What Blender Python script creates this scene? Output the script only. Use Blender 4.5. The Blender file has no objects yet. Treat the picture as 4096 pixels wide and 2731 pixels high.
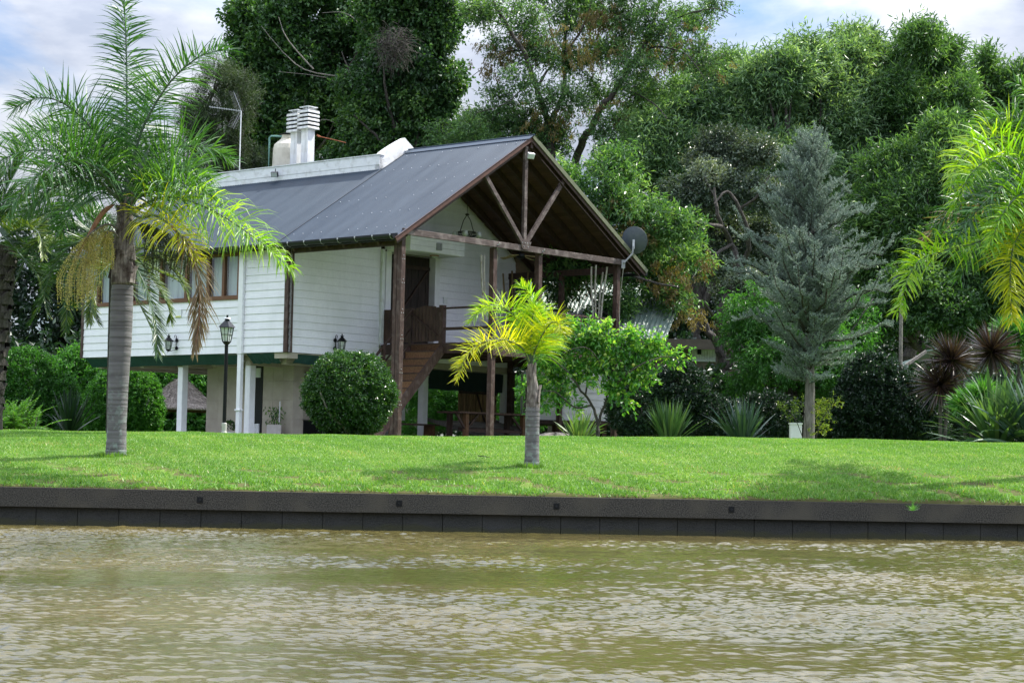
import bpy, math, random
import numpy as np
from mathutils import Vector, Matrix
R = math.radians
random.seed(7); rng = np.random.default_rng(11)
sc = bpy.context.scene
# ---------------------------------------------------------------- camera
# the camera (a small boat) is the origin; z = 0 is eye height, the river lies at z = WATER
PITCH, ROLL, F = 0.05885, 0.02055, 4593.75          # F in units of a 2352 px wide picture
WATER = -1.235
cp, sp, cr, sr = math.cos(PITCH), math.sin(PITCH), math.cos(ROLL), math.sin(ROLL)
FW = np.array([0, cp, sp]); _u = np.array([0, -sp, cp]); _r = np.array([1., 0, 0])
RT = cr*_r + sr*_u; UPV = -sr*_r + cr*_u
cam = bpy.data.cameras.new('camera'); co = bpy.data.objects.new('camera', cam); sc.collection.objects.link(co)
cam.sensor_width = 36; cam.lens = 8000/4096*36; cam.clip_end = 3000; cam.clip_start = .5
co.matrix_world = Matrix(((RT[0], UPV[0], -FW[0], 0), (RT[1], UPV[1], -FW[1], 0), (RT[2], UPV[2], -FW[2], 0), (0, 0, 0, 1)))
sc.camera = co
# ---------------------------------------------------------------- sun and sky
SUN = np.array([1.9, 1.0, 3.0]); SUN /= np.linalg.norm(SUN)
EL = math.asin(SUN[2]); AZ = math.atan2(SUN[0], SUN[1])
sl = bpy.data.lights.new('sun', 'SUN'); sl.energy = 3.9; sl.angle = R(.6); sl.color = (1, .95, .86)
so = bpy.data.objects.new('sun', sl); sc.collection.objects.link(so)
so.rotation_euler = Vector(SUN).to_track_quat('Z', 'Y').to_euler(); so.location = (20, 10, 60)
w = bpy.data.worlds.new('World'); sc.world = w; w.use_nodes = True
nt = w.node_tree; N = nt.nodes; L = nt.links; N.clear()
out = N.new('ShaderNodeOutputWorld'); bg = N.new('ShaderNodeBackground'); bg.inputs[1].default_value = .12
sky = N.new('ShaderNodeTexSky'); sky.sky_type = 'NISHITA'; sky.sun_disc = False
sky.sun_elevation = EL; sky.sun_rotation = AZ; sky.air_density = 1.0; sky.dust_density = .6; sky.ozone_density = 2
tc = N.new('ShaderNodeTexCoord'); sx = N.new('ShaderNodeSeparateXYZ'); L.new(tc.outputs['Generated'], sx.inputs[0])
zz = N.new('ShaderNodeMath'); zz.operation = 'MAXIMUM'; zz.inputs[1].default_value = .0; L.new(sx.outputs[2], zz.inputs[0])
za = N.new('ShaderNodeMath'); za.operation = 'ADD'; za.inputs[1].default_value = .22; L.new(zz.outputs[0], za.inputs[0])
cx = N.new('ShaderNodeCombineXYZ')
for k in (0, 1):
    d = N.new('ShaderNodeMath'); d.operation = 'DIVIDE'; L.new(sx.outputs[k], d.inputs[0]); L.new(za.outputs[0], d.inputs[1]); L.new(d.outputs[0], cx.inputs[k])
cx.inputs[2].default_value = 1.7
n1 = N.new('ShaderNodeTexNoise'); n1.inputs['Scale'].default_value = 1.9; n1.inputs['Detail'].default_value = 9; n1.inputs['Roughness'].default_value = .56
n1.inputs['Distortion'].default_value = .35
L.new(cx.outputs[0], n1.inputs['Vector'])
r1 = N.new('ShaderNodeValToRGB'); r1.color_ramp.elements[0].position = .37; r1.color_ramp.elements[1].position = .51
L.new(n1.outputs[0], r1.inputs[0])
n2 = N.new('ShaderNodeTexNoise'); n2.inputs['Scale'].default_value = 3.1; n2.inputs['Detail'].default_value = 7; n2.inputs['Roughness'].default_value = .55
L.new(cx.outputs[0], n2.inputs['Vector'])
r2 = N.new('ShaderNodeValToRGB'); r2.color_ramp.elements[0].position = .38; r2.color_ramp.elements[1].position = .60
r2.color_ramp.elements[0].color = (3.2, 3.6, 4.5, 1); r2.color_ramp.elements[1].color = (6.0, 6.25, 6.8, 1)
L.new(n2.outputs[0], r2.inputs[0])
zr = N.new('ShaderNodeMapRange'); zr.inputs[1].default_value = .12; zr.inputs[2].default_value = .6; zr.inputs[3].default_value = .43; zr.inputs[4].default_value = 1.65; L.new(sx.outputs[2], zr.inputs[0])
vs_ = N.new('ShaderNodeVectorMath'); vs_.operation = 'SCALE'; L.new(r2.outputs[0], vs_.inputs[0]); L.new(zr.outputs[0], vs_.inputs['Scale'])
mx = N.new('ShaderNodeMixRGB'); L.new(r1.outputs[0], mx.inputs[0]); L.new(sky.outputs[0], mx.inputs[1]); L.new(vs_.outputs[0], mx.inputs[2])
L.new(mx.outputs[0], bg.inputs[0])
st = N.new('ShaderNodeMixRGB'); st.blend_type = 'MULTIPLY'; st.inputs[0].default_value = 1; st.inputs[2].default_value = (.66, .74, .88, 1); L.new(sky.outputs[0], st.inputs[1])
ss_ = N.new('ShaderNodeVectorMath'); ss_.operation = 'SCALE'; L.new(st.outputs[0], ss_.inputs[0]); L.new(zr.outputs[0], ss_.inputs['Scale']); L.new(ss_.outputs[0], mx.inputs[1]); L.new(bg.outputs[0], out.inputs[0])
sc.render.engine = 'CYCLES'
sc.view_settings.view_transform = 'Standard'; sc.view_settings.look = 'None'; sc.view_settings.gamma = 1
sc.view_settings.exposure = 1.3
sc.cycles.max_bounces = 8; sc.cycles.diffuse_bounces = 3; sc.cycles.transparent_max_bounces = 8
# ---------------------------------------------------------------- helpers
def at(px, py, Y):
    "picture measurement (2352 px wide) at forward distance Y metres -> world point"
    d = RT*(px-1176)/F - UPV*(py-784.1)/F + FW
    return d*(Y/d[1])
O3 = np.array([-2.81, 49.76, 0.]); HROT = -R(40.86)
dU = np.array([math.cos(HROT), math.sin(HROT), 0]); dV = np.array([-math.sin(HROT), math.cos(HROT), 0])
def hw(u, v, z): return O3 + dU*u + dV*v + np.array([0, 0, z])
MW = {}
def tag(o, label=None, cat=None, group=None, kind=None):
    if label: o['label'] = label
    if cat: o['category'] = cat
    if group: o['group'] = group
    if kind: o['kind'] = kind
    return o
def thing(name, label, cat, loc, rz=0, group=None):
    o = bpy.data.objects.new(name, None); sc.collection.objects.link(o); o.empty_display_size = .2
    o.location = [float(a) for a in loc]; o.rotation_euler = (0, 0, rz)
    MW[o] = (np.array(loc, float), rz)
    return tag(o, label, cat, group)
def tolocal(v, par):
    if par is None: return v
    while par not in MW: par = par.parent
    loc, rz = MW[par]; v = v-loc; c, s = math.cos(rz), math.sin(rz)
    return np.stack([v[:, 0]*c+v[:, 1]*s, -v[:, 0]*s+v[:, 1]*c, v[:, 2]], 1)
def rawmesh(name, v, faces_flat, fs, mat, par=None, smooth=False, tint=None, world=False):
    "v (N,3); faces_flat loop indices; fs face sizes (array)"
    if world: v = tolocal(v, par)
    me = bpy.data.meshes.new(name)
    me.vertices.add(len(v)); me.vertices.foreach_set('co', np.asarray(v, np.float32).ravel())
    me.loops.add(len(faces_flat)); me.loops.foreach_set('vertex_index', np.asarray(faces_flat, np.int32))
    fs = np.asarray(fs, np.int32); st = np.concatenate([[0], np.cumsum(fs)[:-1]]).astype(np.int32)
    me.polygons.add(len(fs)); me.polygons.foreach_set('loop_start', st); me.polygons.foreach_set('loop_total', fs)
    me.polygons.foreach_set('use_smooth', np.full(len(fs), bool(smooth)))
    me.update(calc_edges=True); me.validate()
    if tint is not None and len(me.polygons) == len(tint):
        a = me.attributes.new('tint', 'FLOAT', 'FACE'); a.data.foreach_set('value', np.asarray(tint, np.float32))
    me.materials.append(mat)
    o = bpy.data.objects.new(name, me); sc.collection.objects.link(o)
    if par is not None: o.parent = par
    return o
class MB:
    def __init__(s): s.v = []; s.f = []; s.n = 0; s.t = []
    def add(s, v, f, t=0.):
        s.v.append(np.asarray(v, float).reshape(-1, 3)); s.f += [tuple(i+s.n for i in q) for q in f]; s.n += len(s.v[-1]); s.t += [t]*len(f); return s
    def box(s, x0, x1, y0, y1, z0, z1, t=0.):
        v = [(x, y, z) for z in (z0, z1) for x, y in ((x0, y0), (x1, y0), (x1, y1), (x0, y1))]
        return s.add(v, [(3, 2, 1, 0), (4, 5, 6, 7), (0, 1, 5, 4), (1, 2, 6, 5), (2, 3, 7, 6), (3, 0, 4, 7)], t)
    def beam(s, a, b, w, h, up=(0, 0, 1), t=0.):
        a = np.array(a, float); b = np.array(b, float); d = b-a; d /= np.linalg.norm(d)
        up = np.array(up, float); q = np.cross(d, up)
        if np.linalg.norm(q) < 1e-4: q = np.cross(d, (1, 0, 0))
        q /= np.linalg.norm(q); r = np.cross(q, d)
        v = [p+q*w/2*i+r*h/2*j for p in (a, b) for i, j in ((-1, -1), (1, -1), (1, 1), (-1, 1))]
        return s.add(v, [(3, 2, 1, 0), (4, 5, 6, 7), (0, 1, 5, 4), (1, 2, 6, 5), (2, 3, 7, 6), (3, 0, 4, 7)], t)
    def prism(s, poly, axis, a, b, t=0.):
        "poly of 2-D points, extruded along axis 0/1/2 from a to b"
        n = len(poly); v = []
        for c in (a, b):
            for p, q in poly: e = [p, q]; e.insert(axis, c); v.append(e)
        f = [tuple(range(n-1, -1, -1)), tuple(range(n, 2*n))]+[(i, (i+1) % n, n+(i+1) % n, n+i) for i in range(n)]
        return s.add(v, f, t)
    def tube(s, pts, rad, n=8, cap=True, t=0.):
        pts = np.asarray(pts, float); m = len(pts); rad = np.broadcast_to(rad, (m,)) if np.ndim(rad) < 1 or len(rad) == m else rad
        T = np.gradient(pts, axis=0); T /= np.linalg.norm(T, axis=1)[:, None]+1e-9
        ref = np.array([0, 0, 1.]) if abs(T[:, 2]).mean() < .8 else np.array([1., 0, 0])
        A = np.cross(T, ref); A /= np.linalg.norm(A, axis=1)[:, None]+1e-9; B = np.cross(T, A)
        an = np.arange(n)*2*math.pi/n
        v = pts[:, None]+(A[:, None]*np.cos(an)[None, :, None]+B[:, None]*np.sin(an)[None, :, None])*np.asarray(rad)[:, None, None]
        f = [(i*n+j, i*n+(j+1) % n, (i+1)*n+(j+1) % n, (i+1)*n+j) for i in range(m-1) for j in range(n)]
        if cap: f += [tuple(range(n-1, -1, -1)), tuple((m-1)*n+j for j in range(n))]
        return s.add(v.reshape(-1, 3), f, t)
    def lathe(s, prof, c, n=16, t=0.):
        "prof [(r,z)] around vertical axis at c"
        an = np.arange(n)*2*math.pi/n
        v = [(c[0]+r*math.cos(a), c[1]+r*math.sin(a), c[2]+z) for r, z in prof for a in an]; m = len(prof)
        f = [(i*n+j, i*n+(j+1) % n, (i+1)*n+(j+1) % n, (i+1)*n+j) for i in range(m-1) for j in range(n)]
        f += [tuple(range(n-1, -1, -1)), tuple((m-1)*n+j for j in range(n))]
        return s.add(v, f, t)
    def grid(s, P, t=0.):
        P = np.asarray(P, float); a, b = P.shape[:2]
        return s.add(P.reshape(-1, 3), [(i*b+j, i*b+j+1, (i+1)*b+j+1, (i+1)*b+j) for i in range(a-1) for j in range(b-1)], t)
    def build(s, name, mat, par=None, smooth=False, world=False, bevel=0):
        v = np.concatenate(s.v); ff = np.concatenate([np.array(q) for q in s.f]); fs = [len(q) for q in s.f]
        o = rawmesh(name, v, ff, fs, mat, par, smooth, s.t, world)
        if bevel:
            m = o.modifiers.new('bevel', 'BEVEL'); m.width = bevel; m.segments = 2; m.limit_method = 'ANGLE'
        return o
# ---------------------------------------------------------------- materials
def nmat(name):
    m = bpy.data.materials.new(name); m.use_nodes = True
    return m, m.node_tree.nodes, m.node_tree.links, m.node_tree.nodes['Principled BSDF']
def setp(b, **k):
    for n, v in k.items():
        b.inputs[n.replace('_', ' ')].default_value = v
def mat(name, c1, c2=None, rough=.6, scale=4, bump=0, bscale=30, stretch=(1, 1, 1), metal=0, spec=.4, lo=.35, hi=.65, c3=None, s3=1.2, detail=6, tint=0, coat=0, streak=0):
    m, n, l, b = nmat(name); setp(b, Roughness=rough, Metallic=metal); b.inputs['Specular IOR Level'].default_value = spec
    if coat: b.inputs['Coat Weight'].default_value = coat
    c1 = (*c1, 1); c2 = (*(c2 or c1[:3]), 1)
    t = n.new('ShaderNodeTexCoord'); mp = n.new('ShaderNodeMapping'); mp.inputs['Scale'].default_value = stretch; l.new(t.outputs['Object'], mp.inputs[0])
    nz = n.new('ShaderNodeTexNoise'); nz.inputs['Scale'].default_value = scale; nz.inputs['Detail'].default_value = detail; nz.inputs['Roughness'].default_value = .6; l.new(mp.outputs[0], nz.inputs['Vector'])
    rp = n.new('ShaderNodeValToRGB'); rp.color_ramp.elements[0].position = lo; rp.color_ramp.elements[1].position = hi
    rp.color_ramp.elements[0].color = c1; rp.color_ramp.elements[1].color = c2; l.new(nz.outputs[0], rp.inputs[0])
    last = rp.outputs[0]
    if c3:
        n3 = n.new('ShaderNodeTexNoise'); n3.inputs['Scale'].default_value = s3; n3.inputs['Detail'].default_value = 5; l.new(t.outputs['Object'], n3.inputs['Vector'])
        r3 = n.new('ShaderNodeValToRGB'); r3.color_ramp.elements[0].position = .5; r3.color_ramp.elements[1].position = .68; l.new(n3.outputs[0], r3.inputs[0])
        mm = n.new('ShaderNodeMixRGB'); l.new(r3.outputs[0], mm.inputs[0]); l.new(last, mm.inputs[1]); mm.inputs[2].default_value = (*c3, 1); last = mm.outputs[0]
    if tint:
        a = n.new('ShaderNodeAttribute'); a.attribute_name = 'tint'
        mr = n.new('ShaderNodeMapRange'); mr.inputs[3].default_value = 1-tint; mr.inputs[4].default_value = 1+tint; l.new(a.outputs['Fac'], mr.inputs[0])
        vm = n.new('ShaderNodeVectorMath'); vm.operation = 'SCALE'; l.new(last, vm.inputs[0]); l.new(mr.outputs[0], vm.inputs['Scale']); last = vm.outputs[0]
    if streak:
        m4 = n.new('ShaderNodeMapping'); m4.inputs['Scale'].default_value = (5, 5, .5); l.new(t.outputs['Object'], m4.inputs[0]); n4 = n.new('ShaderNodeTexNoise'); n4.inputs['Scale'].default_value = 1.6; n4.inputs['Detail'].default_value = 8; l.new(m4.outputs[0], n4.inputs['Vector'])
        q4 = n.new('ShaderNodeMapRange'); q4.inputs[1].default_value = .48; q4.inputs[2].default_value = .72; q4.inputs[3].default_value = 1; q4.inputs[4].default_value = 1-streak; l.new(n4.outputs[0], q4.inputs[0])
        v4 = n.new('ShaderNodeVectorMath'); v4.operation = 'SCALE'; l.new(last, v4.inputs[0]); l.new(q4.outputs[0], v4.inputs['Scale']); last = v4.outputs[0]
    l.new(last, b.inputs['Base Color'])
    if bump:
        nb = n.new('ShaderNodeTexNoise'); nb.inputs['Scale'].default_value = bscale; nb.inputs['Detail'].default_value = 8; l.new(mp.outputs[0], nb.inputs['Vector'])
        bm = n.new('ShaderNodeBump'); bm.inputs['Strength'].default_value = bump; bm.inputs['Distance'].default_value = .02; l.new(nb.outputs[0], bm.inputs['Height']); l.new(bm.outputs[0], b.inputs['Normal'])
    return m
def leafmat(name, dark, mid, light, trans=.35, rough=.42, tcol=None, spec=.5):
    m, n, l, b = nmat(name); setp(b, Roughness=rough); b.inputs['Specular IOR Level'].default_value = spec
    a = n.new('ShaderNodeAttribute'); a.attribute_name = 'tint'
    rp = n.new('ShaderNodeValToRGB'); e = rp.color_ramp.elements; e[0].color = (*dark, 1); e[1].color = (*light, 1); e[1].position = 1
    k = e.new(.55); k.color = (*mid, 1); l.new(a.outputs['Fac'], rp.inputs[0]); l.new(rp.outputs[0], b.inputs['Base Color'])
    tr = n.new('ShaderNodeBsdfTranslucent'); tm = n.new('ShaderNodeMixRGB'); tm.blend_type = 'MULTIPLY'; tm.inputs[0].default_value = 1
    tm.inputs[2].default_value = (*(tcol or (1.5, 1.5, .5)), 1); l.new(rp.outputs[0], tm.inputs[1]); l.new(tm.outputs[0], tr.inputs[0])
    ms = n.new('ShaderNodeMixShader'); ms.inputs[0].default_value = trans; l.new(b.outputs[0], ms.inputs[1]); l.new(tr.outputs[0], ms.inputs[2])
    l.new(ms.outputs[0], n['Material Output'].inputs[0]); return m
M = dict(
 white=mat('white_painted_wood', (.76, .76, .81), (.83, .83, .87), .55, 3, .15, 60, (1, 6, 6), c3=(.70, .71, .74), s3=.8, tint=.02, streak=.04),
 whitep=mat('white_paint', (.73, .73, .76), (.81, .81, .84), .5, 5, .1, 40),
 trimw=mat('weathered_white', (.68, .70, .72), (.76, .78, .80), .7, 6, .3, 40, c3=(.58, .59, .59), s3=5),
 beige=mat('beige_render', (.36, .32, .26), (.42, .38, .31), .9, 3, .25, 60, tint=.04),
 brown=mat('weathered_brown_timber', (.030, .014, .011), (.078, .043, .033), .7, 9, .5, 40, (2, 2, .35), c3=(.10, .07, .06), s3=6),
 brownd=mat('dark_brown_timber', (.035, .018, .014), (.075, .04, .03), .65, 7, .4, 40, (2, 2, .4), tint=.2),
 beamw=mat('grey_weathered_beam', (.032, .020, .018), (.10, .072, .064), .75, 12, .5, 40, (3, .4, 3), c3=(.16, .13, .12), s3=5),
 stain=mat('stained_pine', (.12, .055, .025), (.20, .10, .045), .6, 6, .3, 40, (4, .4, 4), tint=.25),
 ceil=mat('dark_ceiling_boards', (.055, .028, .02), (.095, .05, .038), .7, 6, .3, 40, (.5, 4, 4), tint=.2),
 olive=mat('olive_metal_trim', (.13, .14, .085), (.17, .18, .11), .45, 8, metal=.3),
 black=mat('black_iron', (.005, .006, .006), (.010, .011, .012), .45, 20, .1, 60, spec=.2),
 gut=mat('black_gutter', (.006, .007, .009), (.014, .017, .021), .4, 6, spec=.3),
 canvas=mat('green_canvas', (.012, .055, .05), (.018, .075, .068), .75, 5, .2, 90),
 canvasd=mat('dark_green_canvas', (.008, .022, .022), (.012, .03, .03), .8, 5),
 winw=mat('varnished_window_wood', (.10, .04, .018), (.16, .068, .03), .4, 8, .2, 40, (1, 6, 6)),
 curtain=mat('pale_curtain', (.62, .68, .70), (.72, .77, .78), .9, 3),
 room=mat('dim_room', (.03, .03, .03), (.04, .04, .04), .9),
 concrete=mat('pale_concrete', (.40, .39, .37), (.52, .51, .49), .85, 4, .3, 50, c3=(.3, .29, .27), s3=4),
 chim=mat('white_rendered_flue', (.62, .64, .66), (.74, .75, .76), .8, 5, .2, 60, (3, 3, .5), c3=(.6, .6, .59), s3=3, streak=.25),
 tank=mat('cream_water_tank', (.55, .52, .43), (.64, .61, .52), .7, 3, .2, 40, c3=(.42, .39, .31), s3=3),
 galv=mat('galvanised_metal', (.42, .44, .46), (.6, .62, .64), .4, 14, metal=.6),
 dish=mat('grey_dish', (.07, .085, .10), (.09, .105, .12), .5, 10),
 rust=mat('rusty_pipe', (.25, .07, .03), (.38, .13, .06), .8, 20),
 pvc=mat('green_pipe', (.10, .22, .19), (.13, .27, .23), .5, 10),
 bamboo=mat('pale_bamboo', (.33, .31, .27), (.46, .43, .38), .55, 12, .1, 40, (1, 1, .3), c3=(.22, .19, .13), s3=9),
 bambood=mat('brown_bamboo', (.14, .10, .045), (.24, .17, .08), .55, 12, .1, 40, (1, 1, .3)),
 zinc=mat('grey_metal_planter', (.24, .25, .26), (.32, .33, .34), .5, 6),
 cement=mat('cement_planter', (.42, .39, .36), (.5, .47, .44), .9, 8, .3, 60),
 thatch=mat('grey_thatch', (.16, .13, .11), (.34, .30, .27), .95, 30, .8, 60, (4, 4, .6)),
 bark=mat('dark_bark', (.025, .021, .018), (.085, .075, .066), .9, 12, .9, 30, (2, 2, .5)),
 barkg=mat('grey_bark', (.10, .09, .08), (.22, .20, .18), .9, 10, .9, 30, (2, 2, .5)),
 twig=mat('pale_twigs', (.14, .12, .11), (.26, .24, .22), .9, 12),
 soil=mat('leaf_litter', (.10, .06, .035), (.2, .13, .08), .95, 20, .5, 60),
 nbrown=mat('grey_brown_wall', (.09, .072, .062), (.12, .098, .085), .9, 4, .2, 40),
 shut=mat('grey_white_shutter', (.40, .43, .45), (.52, .55, .57), .7, 6, .2, 40),
 groof=mat('pale_green_sheet_roof', (.11, .16, .14), (.16, .21, .185), .5, 3),
 dgroof=mat('dark_green_sheet_roof', (.045, .075, .075), (.07, .105, .10), .5, 3),
 spathe=mat('dry_palm_spathe', (.22, .10, .05), (.36, .19, .10), .7, 8, .3, 30, (4, 4, .5)),
 spatheg=mat('green_palm_spathe', (.05, .09, .06), (.10, .14, .09), .6, 8, .3, 30, (4, 4, .5)),
 boot=mat('palm_leaf_bases', (.10, .08, .07), (.28, .25, .23), .9, 9, .9, 25, (3, 3, .5), c3=(.045, .03, .025), s3=5),
)
def glassmat():
    m, n, l, b = nmat('window_glass'); t = n.new('ShaderNodeBsdfTransparent'); t.inputs[0].default_value = (.75, .8, .8, 1)
    g = n.new('ShaderNodeBsdfGlossy'); g.inputs['Roughness'].default_value = .03; g.inputs[0].default_value = (1, 1, 1, 1)
    x = n.new('ShaderNodeMixShader'); x.inputs[0].default_value = .10
    l.new(t.outputs[0], x.inputs[1]); l.new(g.outputs[0], x.inputs[2]); l.new(x.outputs[0], n['Material Output'].inputs[0]); return m
M['glass'] = glassmat()
M['frost'] = mat('clouded_lamp_glass', (.50, .56, .54), (.62, .66, .63), .25, 10, spec=.6)
def roofmat(name, c1, c2, spots=True):
    m, n, l, b = nmat(name); setp(b, Roughness=.45, Metallic=.0); b.inputs['Specular IOR Level'].default_value = .28
    t = n.new('ShaderNodeTexCoord'); mp = n.new('ShaderNodeMapping'); mp.inputs['Scale'].default_value = (1.2, .18, .18); l.new(t.outputs['Object'], mp.inputs[0])
    nz = n.new('ShaderNodeTexNoise'); nz.inputs['Scale'].default_value = 2.2; nz.inputs['Detail'].default_value = 7; l.new(mp.outputs[0], nz.inputs['Vector'])
    rp = n.new('ShaderNodeValToRGB'); rp.color_ramp.elements[0].position = .3; rp.color_ramp.elements[1].position = .7; rp.color_ramp.elements[0].color = (*c1, 1); rp.color_ramp.elements[1].color = (*c2, 1); l.new(nz.outputs[0], rp.inputs[0])
    l.new(rp.outputs[0], b.inputs['Base Color'])
    r2 = n.new('ShaderNodeMapRange'); r2.inputs[3].default_value = .3; r2.inputs[4].default_value = .5; l.new(nz.outputs[0], r2.inputs[0]); l.new(r2.outputs[0], b.inputs['Roughness']); return m
M['roof'] = roofmat('dark_blue_grey_sheet', (.008, .022, .043), (.018, .037, .064))
M['roof2'] = roofmat('older_blue_grey_sheet', (.012, .026, .045), (.023, .041, .064))
# foliage
LM = dict(
 dark=leafmat('dark_tree_leaves', (.020, .055, .022), (.044, .115, .036), (.11, .21, .055), .36),
 ash=leafmat('ash_leaves', (.026, .068, .026), (.07, .16, .055), (.18, .31, .11), .38, .4),
 ashl=leafmat('light_ash_leaves', (.026, .075, .026), (.08, .19, .055), (.22, .36, .13), .38, .36),
 seed=leafmat('brown_seed_clusters', (.09, .065, .02), (.17, .13, .04), (.26, .22, .07), .3),
 willow=leafmat('willow_leaves', (.045, .10, .05), (.12, .225, .105), (.30, .43, .25), .36, .42),
 holm=leafmat('grey_green_leaves', (.03, .055, .035), (.08, .12, .08), (.22, .27, .2), .2, .35),
 pine=leafmat('dull_pine_needles', (.02, .034, .016), (.036, .065, .028), (.07, .11, .04), .25, .7),
 cedar=leafmat('blue_cedar_needles', (.075, .115, .09), (.19, .26, .215), (.46, .54, .45), .15, .55, (1, 1, .9)),
 shrub=leafmat('clipped_shrub_leaves', (.015, .05, .013), (.038, .115, .025), (.14, .25, .045), .3, .3, spec=.7),
 lemon=leafmat('citrus_leaves', (.035, .12, .03), (.09, .27, .05), (.32, .48, .09), .48, .3, spec=.7),
 hedge=leafmat('hedge_leaves', (.010, .032, .010), (.024, .07, .018), (.09, .17, .03), .28),
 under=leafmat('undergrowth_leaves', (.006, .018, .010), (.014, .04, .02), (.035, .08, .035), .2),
 lime=leafmat('yellow_green_leaves', (.07, .12, .015), (.17, .26, .03), (.40, .42, .06), .4),
 fresh=leafmat('fresh_green_leaves', (.02, .08, .015), (.05, .17, .03), (.09, .25, .05), .42),
 palm=leafmat('palm_leaflets', (.012, .045, .016), (.034, .115, .03), (.10, .23, .045), .32, .43, spec=.5),
 palmy=leafmat('sunlit_palm_leaflets', (.05, .16, .012), (.14, .32, .018), (.33, .46, .03), .48, .42, spec=.5),
 palmyy=leafmat('yellowing_palm_leaflets', (.15, .23, .01), (.40, .44, .014), (.66, .56, .03), .48, .4),
 dead=leafmat('dead_palm_leaflets', (.09, .06, .03), (.18, .13, .08), (.28, .22, .14), .25, .7),
 phoen=leafmat('date_palm_leaflets', (.012, .04, .016), (.03, .09, .025), (.15, .20, .02), .25, .4),
 fern=leafmat('fern_leaflets', (.03, .09, .02), (.06, .18, .03), (.14, .30, .04), .4),
 flax=leafmat('flax_leaves', (.03, .075, .03), (.065, .14, .055), (.16, .24, .09), .28, .32, spec=.6),
 flaxb=leafmat('dark_flax_leaves', (.02, .055, .035), (.05, .105, .07), (.12, .18, .11), .22, .32, spec=.6),
 cord=leafmat('bronze_leaves', (.016, .010, .012), (.036, .022, .022), (.09, .055, .035), .2, .3, spec=.7),
 flower=leafmat('straw_flower_strands', (.40, .37, .11), (.58, .52, .19), (.72, .64, .28), .4, .8),
 fruit=leafmat('dark_fruit_strands', (.02, .03, .01), (.05, .06, .015), (.12, .12, .02), .1, .6),
 grass=leafmat('lawn_grass_blades', (.075, .19, .026), (.155, .325, .05), (.34, .45, .13), .35, .5, (1.3, 1.3, .5)),
)
def leafcloud(P, D, ln, wd, tint, fold=.25, jit=.35):
    """P base points, D directions (N,3); returns a diamond leaf (4 verts, one face) for each."""
    n = len(P); D = D+rng.normal(0, jit, (n, 3)); D /= np.linalg.norm(D, axis=1)[:, None]+1e-9
    S = np.cross(D, rng.normal(0, 1, (n, 3))+np.array([0, 0, 1.2])); S /= np.linalg.norm(S, axis=1)[:, None]+1e-9
    Nn = np.cross(S, D); ln = np.broadcast_to(ln, (n,))*rng.uniform(.7, 1.25, n); wd = np.broadcast_to(wd, (n,))*rng.uniform(.8, 1.2, n)
    m = P+D*(ln*.45)[:, None]
    v = np.stack([P, m+S*(wd/2)[:, None]+Nn*(wd*fold)[:, None], P+D*ln[:, None]-Nn*(ln*.08)[:, None], m-S*(wd/2)[:, None]+Nn*(wd*fold)[:, None]], 1)
    return v.reshape(-1, 3), np.clip(tint, 0, 1)
def leafobj(name, v, tint, mt, par, world=True):
    n = len(v)//4
    return rawmesh(name, v, np.arange(n*4), np.full(n, 4), mt, par, False, tint, world)
def expand(blobs, k=7, s=.45):
    out = []
    for c, r in blobs:
        out.append((np.asarray(c), np.asarray(r)*.55))
        for i in range(k):
            d = rng.normal(0, 1, 3); d /= np.linalg.norm(d); rr = np.asarray(r)*s*rng.uniform(.55, 1.25)
            out.append((np.asarray(c)+d*np.asarray(r)*rng.uniform(.4, .8), np.full(3, (rr.prod())**(1/3))*np.array([1.15, 1, rng.uniform(.6, .95)])))
    return out
def sprays(blobs, n, per, spread, ln, wd, up=.3, droop=0., shell=.55, floor=None, axis=.5, tvar=.16, topbias=0., sub=None, lumpk=1., align=.6):
    """clumps of leaves: blobs [(centre, radii)], n clumps shared by volume; each clump is a short twig carrying `per` leaves."""
    if sub: blobs = expand(blobs, *sub)
    vol = np.array([np.prod(b[1])**(2/3) for b in blobs]); cnt = rng.multinomial(n, vol/vol.sum())
    C = []; Dd = []
    for (c, r), k in zip(blobs, cnt):
        d = rng.normal(0, 1, (k, 3)); d[:, 2] += topbias; d /= np.linalg.norm(d, axis=1)[:, None]
        # lumpy radius so that the outline is uneven
        ph = rng.uniform(0, 6.28, 4); lump = 1+lumpk*.16*np.sin(3.1*d[:, 0]*2+ph[0])*np.sin(4*d[:, 2]+ph[1])+lumpk*.12*np.sin(9*d[:, 1]+ph[2])*np.sin(8*d[:, 0]+ph[3])
        rad = (shell+(1-shell)*rng.uniform(0, 1, k)**.6)*lump
        C.append(np.asarray(c)+d*np.asarray(r)*rad[:, None]); Dd.append(d)
    C = np.concatenate(C); Dd = np.concatenate(Dd)
    if floor is not None: keep = C[:, 2] > floor; C = C[keep]; Dd = Dd[keep]
    k = len(C); A = Dd*axis+rng.normal(0, .5, (k, 3))+np.array([0, 0, up-droop]); A /= np.linalg.norm(A, axis=1)[:, None]
    ct = rng.normal(.5, .13, k)+np.repeat(rng.normal(0, .13, len(blobs)), cnt)[:len(Dd)][:k] if floor is None else rng.normal(.5, .2, k)
    t = rng.uniform(0, 1, (k, per)); P = C[:, None]+A[:, None]*(t*spread)[..., None]+rng.normal(0, spread*.16, (k, per, 3))
    D = np.repeat(A[:, None], per, 1)*align+rng.normal(0, .55, (k, per, 3))+np.array([0, 0, -.15-droop])
    tint = ct[:, None]+rng.normal(0, tvar, (k, per))
    v, ti = leafcloud(P.reshape(-1, 3), D.reshape(-1, 3), ln, wd, tint.ravel())
    return v, ti, C, A
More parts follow.
